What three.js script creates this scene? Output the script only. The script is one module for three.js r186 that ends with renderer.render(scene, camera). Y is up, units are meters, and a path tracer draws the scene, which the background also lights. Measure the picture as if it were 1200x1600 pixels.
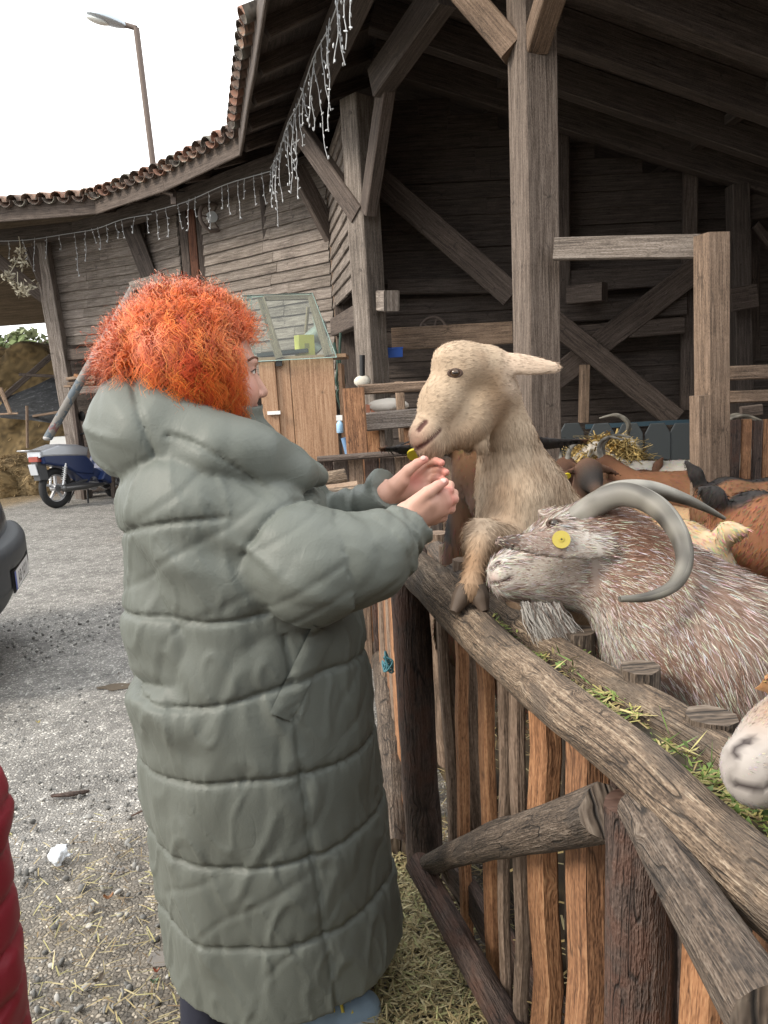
import * as THREE from 'three';
import { mergeGeometries, mergeVertices } from 'three/addons/utils/BufferGeometryUtils.js';

// ---------- camera, sky, sun, exposure ----------
const scene = new THREE.Scene();
const F_PX = 1209, EYE = 1.5, PITCH = 9.4 * Math.PI / 180, ROLL = 2.8 * Math.PI / 180;
const camera = new THREE.PerspectiveCamera(2 * Math.atan(800 / F_PX) * 180 / Math.PI, 0.75, 0.05, 600);
camera.position.set(0, EYE, 0);
camera.rotation.order = 'YXZ';
camera.rotation.set(-PITCH, 0, -ROLL);
scene.add(camera);
const renderer = new THREE.WebGLRenderer({ antialias: true });
renderer.toneMapping = THREE.LinearToneMapping;
renderer.toneMappingExposure = 2.25;
renderer.shadowMap.enabled = true;
{ // bright overcast sky: thin uneven cloud with a few paler blue openings
  const w = 256, h = 128, data = new Float32Array(w * h * 4);
  const ph = [0.7, 2.1, 4.4, 1.3, 5.2, 3.3];
  for (let j = 0; j < h; j++) for (let i = 0; i < w; i++) {
    const az = (i + .5) / w * Math.PI * 2, el = ((j + .5) / h - .5) * Math.PI;
    const c = Math.cos(el), x = c * Math.cos(az), z = c * Math.sin(az), y = Math.sin(el);
    let n = 0;
    n += Math.sin(3.1 * x + ph[0] + 2 * Math.sin(2.3 * z + ph[1])) * .5;
    n += Math.sin(5.3 * z + ph[2] + 1.7 * Math.sin(4.1 * x + ph[3])) * .3;
    n += Math.sin(9.7 * (x + y) + ph[4] + Math.sin(7.7 * z + ph[5])) * .2;
    const open = Math.max(0, Math.min(1, n * .7 - .1));
    const b = 1.12 + .1 * n;
    const k = (j * w + i) * 4;
    data[k] = b * (1 - .16 * open); data[k + 1] = b * (1 - .05 * open); data[k + 2] = b * (1.0 + .02 * open); data[k + 3] = 1;
  }
  const sky = new THREE.DataTexture(data, w, h, THREE.RGBAFormat, THREE.FloatType);
  sky.mapping = THREE.EquirectangularReflectionMapping; sky.magFilter = THREE.LinearFilter; sky.needsUpdate = true;
  scene.background = sky; scene.environment = sky;
}
const sun = new THREE.DirectionalLight(0xfff4e4, 1.5);
sun.position.set(-12, 9.5, 2); sun.target.position.set(0, 0, -4); sun.castShadow = true; sun.shadow.radius = 26;
sun.shadow.mapSize.set(2048, 2048);
Object.assign(sun.shadow.camera, { left: -14, right: 14, top: 14, bottom: -14, near: 1, far: 60 });
scene.add(sun, sun.target);

// ---------- helpers ----------
const V = (x, y, z) => new THREE.Vector3(x, y, z);
function rng(seed) { let s = (seed * 2654435761) >>> 0 || 1; return () => { s ^= s << 13; s >>>= 0; s ^= s >>> 17; s ^= s << 5; s >>>= 0; return s / 4294967296; }; }
const fwd = V(0, -Math.sin(PITCH), -Math.cos(PITCH)), up0 = V(0, Math.cos(PITCH), -Math.sin(PITCH));
const rgt = V(1, 0, 0).multiplyScalar(Math.cos(ROLL)).addScaledVector(up0, -Math.sin(ROLL));
const upv = up0.clone().multiplyScalar(Math.cos(ROLL)).addScaledVector(V(1, 0, 0), Math.sin(ROLL));
const rayTo = (x, y) => fwd.clone().addScaledVector(rgt, (x - 600) / F_PX).addScaledVector(upv, (800 - y) / F_PX);
// survey of the place: a sighted direction and its measured distance (metres north of the camera) or height give a point
const P = (x, y, d) => { const v = rayTo(x, y); return V(0, EYE, 0).addScaledVector(v, d / -v.z); };
const G = (x, y, h = 0) => { const v = rayTo(x, y); return V(0, EYE, 0).addScaledVector(v, (h - EYE) / v.y); };
const lerp = (a, b, t) => a + (b - a) * t, clamp = (x, a = 0, b = 1) => x < a ? a : x > b ? b : x;
const sstep = (a, b, x) => { const t = clamp((x - a) / (b - a)); return t * t * (3 - 2 * t); };
function table(rows) { // piecewise smooth lookup rows [x, ...values]
  return (x, k = 1) => { if (x <= rows[0][0]) return rows[0][k]; for (let i = 1; i < rows.length; i++) if (x <= rows[i][0]) { const t = (x - rows[i - 1][0]) / (rows[i][0] - rows[i - 1][0]); return lerp(rows[i - 1][k], rows[i][k], t * t * (3 - 2 * t)); } return rows[rows.length - 1][k]; };
}
// value noise, lattice hashed; optional period
function h3(x, y, z) { let n = (x * 374761393 + y * 668265263 + z * 1274126177) | 0; n = Math.imul(n ^ (n >>> 13), 1274126177); n ^= n >>> 16; return (n >>> 0) / 4294967296; }
function noise3(x, y, z) {
  const xi = Math.floor(x), yi = Math.floor(y), zi = Math.floor(z); let u = x - xi, v = y - yi, w = z - zi;
  u = u * u * (3 - 2 * u); v = v * v * (3 - 2 * v); w = w * w * (3 - 2 * w);
  const L = (a, b, t) => a + (b - a) * t;
  return L(L(L(h3(xi, yi, zi), h3(xi + 1, yi, zi), u), L(h3(xi, yi + 1, zi), h3(xi + 1, yi + 1, zi), u), v),
    L(L(h3(xi, yi, zi + 1), h3(xi + 1, yi, zi + 1), u), L(h3(xi, yi + 1, zi + 1), h3(xi + 1, yi + 1, zi + 1), u), v), w) * 2 - 1;
}
const fbm3 = (x, y, z, o = 3) => { let s = 0, a = .5; for (let i = 0; i < o; i++) { s += a * noise3(x, y, z); x = x * 2.03 + 7.1; y = y * 2.03 + 3.7; z = z * 2.03 + 9.2; a *= .5; } return s; };
function pn2(x, y, px, py, seed) { // periodic 2d noise -1..1
  const xi = Math.floor(x), yi = Math.floor(y); let u = x - xi, v = y - yi; u = u * u * (3 - 2 * u); v = v * v * (3 - 2 * v);
  const m = (a, n) => ((a % n) + n) % n, x0 = m(xi, px), x1 = m(xi + 1, px), y0 = m(yi, py), y1 = m(yi + 1, py);
  return lerp(lerp(h3(x0, y0, seed), h3(x1, y0, seed), u), lerp(h3(x0, y1, seed), h3(x1, y1, seed), u), v) * 2 - 1;
}
const lin2s = c => c <= .0031308 ? c * 12.92 : 1.055 * Math.pow(c, 1 / 2.4) - .055;
function makeTex(w, h, fn, srgb = true) { // fn(u,v) -> [r,g,b] linear
  const d = new Uint8Array(w * h * 4);
  for (let j = 0; j < h; j++) for (let i = 0; i < w; i++) { const c = fn(i / w, j / h), k = (j * w + i) * 4; for (let q = 0; q < 3; q++) d[k + q] = clamp(srgb ? lin2s(c[q]) : c[q]) * 255; d[k + 3] = 255; }
  const t = new THREE.DataTexture(d, w, h); t.wrapS = t.wrapT = THREE.RepeatWrapping; t.magFilter = THREE.LinearFilter; t.minFilter = THREE.LinearMipmapLinearFilter; t.generateMipmaps = true;
  if (srgb) t.colorSpace = THREE.SRGBColorSpace; t.needsUpdate = true; return t;
}
const mix3 = (a, b, t) => [lerp(a[0], b[0], t), lerp(a[1], b[1], t), lerp(a[2], b[2], t)];
// wood: texture covers 1.2 m along the grain (u) and 0.4 m across (v)
function woodMat(seed, dark, mid, light, { crack = .5, rough = .82, blot = .3, blotCol = null, bump = .003, knots = 3, w = 768, h = 384 } = {}) {
  const r = rng(seed), K = []; for (let i = 0; i < knots; i++) K.push([r(), r(), .01 + .02 * r()]);
  const A = new Float32Array(w * h * 3);
  for (let j = 0; j < h; j++) for (let i = 0; i < w; i++) {
    const u = i / w, v = j / h; let vv = v, kn = 0;
    for (const [a, b, s] of K) { let du = u - a, dv = v - b; du -= Math.round(du); dv -= Math.round(dv); const q = (du * du * 9 + dv * dv) / (s * s * 6); if (q < 6) { vv += Math.exp(-q) * dv * 1.4; kn += Math.exp(-q * 5); } }
    vv += .012 * pn2(u * 5, v * 3, 5, 3, seed + 1);
    const g1 = pn2(u * 5, vv * 48, 5, 48, seed + 2), g2 = pn2(u * 14, vv * 150, 14, 150, seed + 3), g3 = pn2(u * 190, vv * 160, 190, 160, seed + 5);
    const b = pn2(u * 6, v * 4, 6, 4, seed + 4) * .5 + pn2(u * 19, v * 9, 19, 9, seed + 6) * .3 + pn2(u * 60, v * 24, 60, 24, seed + 8) * .2;
    const cn = Math.abs(pn2(u * 7, vv * 30, 7, 30, seed + 7)), cm = pn2(u * 9, v * 7, 9, 7, seed + 9);
    const c = crack * (1 - sstep(.0, .1, cn)) * sstep(-.1, .35, cm);
    const k = (j * w + i) * 3; A[k] = g1 * .32 + g2 * .38 + g3 * .3; if (w > 1000) A[k] = A[k] * .8 + .3 * pn2(u * 70, vv * 250, 70, 250, seed + 11) + .2 * (Math.abs(pn2(u * 24, vv * 90, 24, 90, seed + 12)) * -3 + .8 < 0 ? 0 : -.8); A[k + 1] = b; A[k + 2] = clamp(c + kn * .7);
  }
  const at = (u, v) => (Math.round(v * h) * w + Math.round(u * w)) * 3;
  const map = makeTex(w, h, (u, v) => {
    const k = at(u, v), t = A[k] * .85 + .5 + A[k + 1] * .25;
    let col = t < .5 ? mix3(dark, mid, clamp(t * 2)) : mix3(mid, light, clamp(t * 2 - 1));
    col = mix3(col, blotCol || dark, sstep(.0, .4, A[k + 1]) * blot);
    return mix3(col, dark.map(x => x * .3), A[k + 2] * .9);
  });
  const bm = makeTex(w, h, (u, v) => { const k = at(u, v), t = clamp(.6 + A[k] * .4 - A[k + 2] * .6); return [t, t, t]; }, false);
  return new THREE.MeshStandardMaterial({ map, bumpMap: bm, bumpScale: bump, roughness: rough });
}
const WM = {
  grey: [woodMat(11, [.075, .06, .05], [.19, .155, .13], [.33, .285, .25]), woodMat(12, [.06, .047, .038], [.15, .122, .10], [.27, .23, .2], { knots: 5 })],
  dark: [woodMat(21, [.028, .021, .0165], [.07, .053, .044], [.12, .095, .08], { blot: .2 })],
  brown: [woodMat(31, [.03, .021, .016], [.08, .058, .046], [.14, .11, .092], { blot: .25 })],
  pale: [woodMat(41, [.14, .09, .06], [.27, .185, .125], [.38, .28, .2], { blot: .2 }), woodMat(42, [.07, .047, .032], [.175, .118, .08], [.28, .2, .145], { blot: .35 })],
  fresh: [woodMat(51, [.14, .06, .025], [.33, .16, .075], [.46, .255, .13], { crack: .5, blot: .3, w: 1024, h: 384 }), woodMat(52, [.11, .05, .024], [.26, .125, .06], [.38, .21, .11], { crack: .8, blot: .45, w: 1024, h: 384 }), woodMat(53, [.09, .06, .04], [.2, .14, .10], [.32, .24, .18], { crack: .8, blot: .4, w: 1024, h: 384 })],
  log: [woodMat(61, [.05, .034, .022], [.17, .12, .08], [.34, .27, .195], { crack: .9, blot: .75, blotCol: [.07, .052, .038], bump: .006, knots: 6, w: 1536, h: 512 }), woodMat(62, [.03, .022, .016], [.1, .073, .053], [.2, .16, .125], { crack: 1, blot: .6, blotCol: [.03, .024, .02], bump: .006, w: 1536, h: 512 })],
  bark: [woodMat(71, [.022, .014, .011], [.065, .042, .033], [.13, .09, .072], { crack: .9, blot: .6, blotCol: [.09, .04, .025], bump: .008, rough: .75, w: 1536, h: 512 })],
  post: [woodMat(35, [.05, .036, .027], [.125, .094, .074], [.21, .168, .138], { blot: .25 })],
  pine: [woodMat(81, [.2, .105, .055], [.32, .185, .105], [.41, .26, .16], { crack: .12, blot: .2, rough: .5, knots: 5, bump: .001 })],
};
const pick = (a, r) => a[Math.floor(r() * a.length) % a.length];
const usedNames = {};
function numbered(n) { const k = usedNames[n] = (usedNames[n] ?? -1) + 1; return k ? n + '_' + String(k).padStart(3, '0') : n; }
function sh(o) { o.castShadow = o.receiveShadow = true; return o; }
function thing(name, label, category, group, pos) { const o = new THREE.Group(); o.name = numbered(name); o.userData = { label, category }; if (group) o.userData.group = group; if (pos) o.position.copy(pos); scene.add(o); return o; }
function part(name, geo, mat, parent, label) { const m = sh(new THREE.Mesh(geo, mat)); m.name = name; if (label) m.userData.label = label; parent.add(m); return m; }
function single(name, geo, mat, label, category, group) { const m = part(numbered(name), geo, mat, scene, label); m.userData.category = category; if (group) m.userData.group = group; return m; }
function structure(name, geo, mat, label) { const m = part(numbered(name), geo, mat, scene, label); m.userData.kind = 'structure'; return m; }
function sub(name, parent, label) { const g = new THREE.Group(); g.name = name; if (label) g.userData.label = label; parent.add(g); return g; }
function geoFrom(pos, idx, uv, col, nor) {
  const g = new THREE.BufferGeometry(); g.setAttribute('position', new THREE.Float32BufferAttribute(pos, 3));
  if (uv) g.setAttribute('uv', new THREE.Float32BufferAttribute(uv, 2)); if (col) g.setAttribute('color', new THREE.Float32BufferAttribute(col, 3));
  if (idx) g.setIndex(idx); if (nor) g.setAttribute('normal', new THREE.Float32BufferAttribute(nor, 3)); else g.computeVertexNormals(); return g;
}
const M = (color, roughness = .8, o = {}) => new THREE.MeshStandardMaterial({ color: Array.isArray(color) ? new THREE.Color().setRGB(...color) : color, roughness, ...o });
const vcol = (roughness = .9, o = {}) => new THREE.MeshStandardMaterial({ vertexColors: true, roughness, ...o });
// chamfered timber along +x, length L, w (z) by h (y); uv in wood-texture units
function timberGeo(L, w, h, seed, { bev = .008, jit = .003, seg = 0 } = {}) {
  const r = rng(seed + 77), n = seg || Math.max(1, Math.min(10, Math.round(L / .5))), b = Math.min(bev, w / 4, h / 4);
  const ring = [[-w / 2 + b, -h / 2], [w / 2 - b, -h / 2], [w / 2, -h / 2 + b], [w / 2, h / 2 - b], [w / 2 - b, h / 2], [-w / 2 + b, h / 2], [-w / 2, h / 2 - b], [-w / 2, -h / 2 + b]];
  const pos = [], uv = [], idx = [], u0 = r() * 3, v0 = r() * 3; let base = 0;
  for (let f = 0; f < 8; f++) { // flat faces: duplicate verts
    const [z0, y0] = ring[f], [z1, y1] = ring[(f + 1) % 8], wd = Math.hypot(z1 - z0, y1 - y0);
    for (let i = 0; i <= n; i++) { const x = L * i / n; const j1 = [0, 1].map(q => (h3(i, q, seed) - .5) * 2 * jit);
      pos.push(x, y0 + j1[0], z0 + j1[1], x, y1 + j1[0], z1 + j1[1]); uv.push(u0 + x / 1.2, v0 + f * .37, u0 + x / 1.2, v0 + f * .37 + wd / .4);
      if (i < n) { const a = base + i * 2; idx.push(a, a + 1, a + 2, a + 1, a + 3, a + 2); } }
    base += (n + 1) * 2;
  }
  for (const e of [0, 1]) { const i = e ? n : 0, j1 = [0, 1].map(q => (h3(i, q, seed) - .5) * 2 * jit), s = base; for (const [z, y] of ring) { pos.push(e ? L : 0, y + j1[0], z + j1[1]); uv.push(u0 + y * .3, v0 + z * 2); }
    for (let k = 1; k < 7; k++) e ? idx.push(s, s + k + 1, s + k) : idx.push(s, s + k, s + k + 1); base += 8; }
  // fix winding
  const fl = []; for (let i = 0; i < idx.length; i += 3) fl.push(idx[i], idx[i + 2], idx[i + 1]);
  return geoFrom(pos, fl, uv);
}
const _m = new THREE.Matrix4();
function aim(o, p0, p1, up = V(0, 1, 0)) { // local +x from p0 to p1, local +y near up
  const x = p1.clone().sub(p0).normalize(); let z = x.clone().cross(up); if (z.lengthSq() < 1e-4) z = x.clone().cross(V(1, 0, 0.3)); z.normalize(); const y = z.clone().cross(x);
  _m.makeBasis(x, y, z); o.quaternion.setFromRotationMatrix(_m); o.position.copy(p0); return o;
}
let tseed = 100;
function timber(name, parent, p0, p1, w, h, mat, opt = {}) { // w across, h along 'up'
  const o = part(name, timberGeo(p0.distanceTo(p1), w, h, opt.seed ?? tseed++, opt), mat, parent, opt.label); const inv = parent.position && parent !== scene ? parent.getWorldPosition(V(0, 0, 0)) : V(0, 0, 0);
  return aim(o, p0.clone().sub(inv), p1.clone().sub(inv), opt.up);
}
const bx = (w, h, d, x = 0, y = 0, z = 0) => new THREE.BoxGeometry(w, h, d).translate(x, y, z);
// lumpy log through points [Vector3, radius]
function logGeo(pts, seed, { ns = 14, per = .06, lump = .08, uvs = 1, vs = 1, ends = true, flat = 0 } = {}) {
  const curve = new THREE.CatmullRomCurve3(pts.map(p => p[0]), false, 'centripetal'), L = curve.getLength(), n = Math.max(2, Math.round(L / per));
  const fr = curve.computeFrenetFrames ? null : null; const pos = [], uv = [], idx = [];
  let T = curve.getTangentAt(0), N = V(0, 1, 0).addScaledVector(T, -T.y); if (N.lengthSq() < .01) N = V(1, 0, 0).addScaledVector(T, -T.x); N.normalize();
  for (let i = 0; i <= n; i++) {
    const t = i / n, c = curve.getPointAt(t); T = curve.getTangentAt(t); N.addScaledVector(T, -N.dot(T)).normalize(); const B = T.clone().cross(N);
    const ft = t * (pts.length - 1), k = Math.min(pts.length - 2, Math.floor(ft)), rad = lerp(pts[k][1], pts[k + 1][1], ft - k);
    for (let j = 0; j <= ns; j++) {
      const a = j / ns * Math.PI * 2, cx = Math.cos(a), sx = Math.sin(a);
      let rr = rad * (1 + lump * (fbm3(cx * 1.3 + seed, sx * 1.3, i * per * 3, 2) * 1.6 + .5 * noise3(cx * 3, sx * 3 + seed, i * per * 9)));
      if (flat) rr *= 1 - flat * .25 * Math.max(0, cx);
      const p = c.clone().addScaledVector(N, cx * rr).addScaledVector(B, sx * rr); pos.push(p.x, p.y, p.z); uv.push(seed * .31 + t * L / 1.2 * uvs, seed * .17 + j / ns * Math.PI * 2 * rad / .4 * vs);
      if (i < n && j < ns) { const a0 = i * (ns + 1) + j, b0 = a0 + ns + 1; idx.push(a0, a0 + 1, b0, a0 + 1, b0 + 1, b0); }
    }
  }
  if (ends) for (const e of [0, 1]) { const s = pos.length / 3, row = (e ? n : 0) * (ns + 1), c = curve.getPointAt(e); pos.push(c.x, c.y, c.z); uv.push(.5, .5); for (let j = 0; j <= ns; j++) { pos.push(pos[(row + j) * 3], pos[(row + j) * 3 + 1], pos[(row + j) * 3 + 2]); uv.push(.5 + .02 * Math.cos(j / ns * 6.283), .5 + .05 * Math.sin(j / ns * 6.283)); } for (let j = 0; j < ns; j++) e ? idx.push(s, s + 1 + j, s + 2 + j) : idx.push(s, s + 2 + j, s + 1 + j); }
  return geoFrom(pos, idx, uv);
}
// swept tube with varying radius, light weight
function tubeGeo(pts, rad, ns = 6, seg = 0) {
  const curve = pts.length > 2 ? new THREE.CatmullRomCurve3(pts, false, 'centripetal') : new THREE.LineCurve3(pts[0], pts[1]), n = seg || Math.max(1, (pts.length - 1) * 4);
  return new THREE.TubeGeometry(curve, n, rad, ns, false);
}
function latheY(prof, ns = 20) { return new THREE.LatheGeometry(prof.map(p => new THREE.Vector2(p[0], p[1])), ns); }
// ---- distance-field mesher (surface nets) ----
function meshField(fn, lo, hi, cell, colorFn, { lip = 1.4 } = {}) {
  const nx = Math.ceil((hi[0] - lo[0]) / cell) + 1, ny = Math.ceil((hi[1] - lo[1]) / cell) + 1, nz = Math.ceil((hi[2] - lo[2]) / cell) + 1;
  const D = new Float32Array(nx * ny * nz).fill(1e3), Bk = 6;
  for (let bz = 0; bz < nz; bz += Bk) for (let by = 0; by < ny; by += Bk) for (let b0 = 0; b0 < nx; b0 += Bk) {
    const c = fn(lo[0] + (b0 + Bk / 2) * cell, lo[1] + (by + Bk / 2) * cell, lo[2] + (bz + Bk / 2) * cell), R = (Bk / 2 + 1) * cell * 1.75 * lip;
    const X = Math.min(nx, b0 + Bk), Y = Math.min(ny, by + Bk), Z = Math.min(nz, bz + Bk);
    if (Math.abs(c) > R) { if (c < 0) for (let z = bz; z < Z; z++) for (let y = by; y < Y; y++) for (let x = b0; x < X; x++) D[(z * ny + y) * nx + x] = c; continue; }
    for (let z = bz; z < Z; z++) for (let y = by; y < Y; y++) for (let x = b0; x < X; x++) D[(z * ny + y) * nx + x] = fn(lo[0] + x * cell, lo[1] + y * cell, lo[2] + z * cell);
  }
  const id = new Int32Array(nx * ny * nz).fill(-1), pos = [], idx = [];
  const off = [0, 1, nx, nx + 1, nx * ny, nx * ny + 1, nx * ny + nx, nx * ny + nx + 1];
  const E = [[0, 1], [0, 2], [0, 4], [1, 3], [1, 5], [2, 3], [2, 6], [3, 7], [4, 5], [4, 6], [5, 7], [6, 7]];
  for (let z = 0; z < nz - 1; z++) for (let y = 0; y < ny - 1; y++) for (let x = 0; x < nx - 1; x++) {
    const k = (z * ny + y) * nx + x; let m = 0; for (let q = 0; q < 8; q++) if (D[k + off[q]] < 0) m |= 1 << q; if (m === 0 || m === 255) continue;
    let sx = 0, sy = 0, sz = 0, c = 0;
    for (const [a, b] of E) { const A = D[k + off[a]], B = D[k + off[b]]; if ((A < 0) === (B < 0)) continue; const t = A / (A - B);
      sx += (a & 1) + ((b & 1) - (a & 1)) * t; sy += ((a >> 1) & 1) + (((b >> 1) & 1) - ((a >> 1) & 1)) * t; sz += (a >> 2) + ((b >> 2) - (a >> 2)) * t; c++; }
    id[k] = pos.length / 3; pos.push(lo[0] + (x + sx / c) * cell, lo[1] + (y + sy / c) * cell, lo[2] + (z + sz / c) * cell);
  }
  const quad = (a, b, c, d, f) => { if (a < 0 || b < 0 || c < 0 || d < 0) return; f ? idx.push(a, b, c, a, c, d) : idx.push(a, c, b, a, d, c); };
  for (let z = 1; z < nz - 1; z++) for (let y = 1; y < ny - 1; y++) for (let x = 1; x < nx - 1; x++) {
    const k = (z * ny + y) * nx + x, s = D[k] < 0;
    if (s !== D[k + 1] < 0) quad(id[k - nx - nx * ny], id[k - nx * ny], id[k], id[k - nx], s);
    if (s !== D[k + nx] < 0) quad(id[k - 1 - nx * ny], id[k - 1], id[k], id[k - nx * ny], s);
    if (s !== D[k + nx * ny] < 0) quad(id[k - 1 - nx], id[k - nx], id[k], id[k - 1], s);
  }
  const g = geoFrom(pos, idx);
  if (colorFn) { const N = g.attributes.normal.array, col = new Float32Array(pos.length); for (let i = 0; i < pos.length; i += 3) { const c = colorFn(pos[i], pos[i + 1], pos[i + 2], N[i], N[i + 1], N[i + 2]); col[i] = c[0]; col[i + 1] = c[1]; col[i + 2] = c[2]; } g.setAttribute('color', new THREE.BufferAttribute(col, 3)); }
  return g;
}
const smin = (a, b, k) => { const h = Math.max(k - Math.abs(a - b), 0) / k; return Math.min(a, b) - h * h * k * .25; };
const smax = (a, b, k) => -smin(-a, -b, k);
// tapered capsule distance (approximate)
function cap(x, y, z, a, b, ra, rb) {
  const ax = b.x - a.x, ay = b.y - a.y, az = b.z - a.z, px = x - a.x, py = y - a.y, pz = z - a.z, t = clamp((px * ax + py * ay + pz * az) / (ax * ax + ay * ay + az * az));
  const dx = px - ax * t, dy = py - ay * t, dz = pz - az * t; return Math.sqrt(dx * dx + dy * dy + dz * dz) - (ra + (rb - ra) * t);
}
const ell = (x, y, z, c, rx, ry, rz) => { const a = (x - c.x) / rx, b = (y - c.y) / ry, d = (z - c.z) / rz, k = Math.sqrt(a * a + b * b + d * d); const a2 = a / rx, b2 = b / ry, d2 = d / rz, l = Math.sqrt(a2 * a2 + b2 * b2 + d2 * d2); return l < 1e-9 ? -Math.min(rx, ry, rz) : k * (k - 1) / l; };
// a skeleton field: bones [a, b, ra, rb, k]
function bones(list, k = .03) { return (x, y, z) => { let d = 1e3; for (const [a, b, ra, rb, kk] of list) d = smin(d, cap(x, y, z, a, b, ra, rb), kk ?? k); return d; }; }
// ---- hair / fur blades on a mesh ----
function furGeo(geo, count, seed, { len, dir, col, dens, width = .0011, droop = .3, lift = .35, spread = .35 }) {
  const r = rng(seed), p = geo.attributes.position.array, nn = geo.attributes.normal.array, ix = geo.index.array, nt = ix.length / 3;
  const cum = new Float32Array(nt); let s = 0; const A = V(), B = V(), C = V(), q = V(), n = V(), d = V(), wv = V(), e1 = V(), e2 = V();
  for (let t = 0; t < nt; t++) { A.fromArray(p, ix[t * 3] * 3); B.fromArray(p, ix[t * 3 + 1] * 3); C.fromArray(p, ix[t * 3 + 2] * 3); let w = e1.subVectors(B, A).cross(e2.subVectors(C, A)).length(); if (dens) w *= dens((A.x + B.x + C.x) / 3, (A.y + B.y + C.y) / 3, (A.z + B.z + C.z) / 3); s += w; cum[t] = s; }
  const pos = new Float32Array(count * 15), nor = new Float32Array(count * 15), cc = new Float32Array(count * 15), idx = new Uint32Array(count * 9);
  for (let i = 0; i < count; i++) {
    const v = r() * s; let lo = 0, hi = nt - 1; while (lo < hi) { const m = (lo + hi) >> 1; if (cum[m] < v) lo = m + 1; else hi = m; }
    let u1 = r(), u2 = r(); if (u1 + u2 > 1) { u1 = 1 - u1; u2 = 1 - u2; }
    A.fromArray(p, ix[lo * 3] * 3); B.fromArray(p, ix[lo * 3 + 1] * 3); C.fromArray(p, ix[lo * 3 + 2] * 3); q.copy(A).addScaledVector(e1.subVectors(B, A), u1).addScaledVector(e2.subVectors(C, A), u2);
    A.fromArray(nn, ix[lo * 3] * 3); B.fromArray(nn, ix[lo * 3 + 1] * 3); C.fromArray(nn, ix[lo * 3 + 2] * 3); n.copy(A).multiplyScalar(1 - u1 - u2).addScaledVector(B, u1).addScaledVector(C, u2).normalize();
    const dd = dir(q, n); d.copy(dd); d.x += (r() - .5) * spread * 2; d.y += (r() - .5) * spread * 2; d.z += (r() - .5) * spread * 2; d.addScaledVector(n, -d.dot(n)); if (d.lengthSq() < 1e-6) d.set(n.z, 0, -n.x); d.normalize();
    wv.crossVectors(d, n); const tw = (r() - .5) * 1.6; wv.multiplyScalar(Math.cos(tw)).addScaledVector(n, Math.sin(tw)).normalize();
    const L = len(q, n) * (.6 + .8 * r()), W = width * (.6 + .8 * r()) / 2, lf = lift * (.4 + 1.2 * r()), c = col(q, n, r);
    const k = i * 15; e1.copy(d).addScaledVector(n, lf).multiplyScalar(L * .5); e2.copy(e1).addScaledVector(d, L * .5).addScaledVector(n, L * .5 * (lf - droop));
    q.addScaledVector(n, -.001);
    const put = (o, a, b, w) => { pos[k + o] = q.x + a.x + b.x * w; pos[k + o + 1] = q.y + a.y + b.y * w; pos[k + o + 2] = q.z + a.z + b.z * w; };
    A.set(0, 0, 0); put(0, A, wv, -W); put(3, A, wv, W); put(6, e1, wv, -W * .8); put(9, e1, wv, W * .8); put(12, e2, wv, 0);
    for (let j = 0; j < 15; j += 3) { nor[k + j] = n.x; nor[k + j + 1] = n.y; nor[k + j + 2] = n.z; cc[k + j] = c[0]; cc[k + j + 1] = c[1]; cc[k + j + 2] = c[2]; }
    idx.set([0, 1, 2, 1, 3, 2, 2, 3, 4].map(x => x + i * 5), i * 9);
  }
  const g = new THREE.BufferGeometry(); g.setAttribute('position', new THREE.BufferAttribute(pos, 3)); g.setAttribute('normal', new THREE.BufferAttribute(nor, 3)); g.setAttribute('color', new THREE.BufferAttribute(cc, 3)); g.setIndex(new THREE.BufferAttribute(idx, 1)); return g;
}
const stuffPart = (name, geo, mat, parent) => { const m = part(name, geo, mat, parent); m.userData.kind = 'stuff'; return m; };
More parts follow.
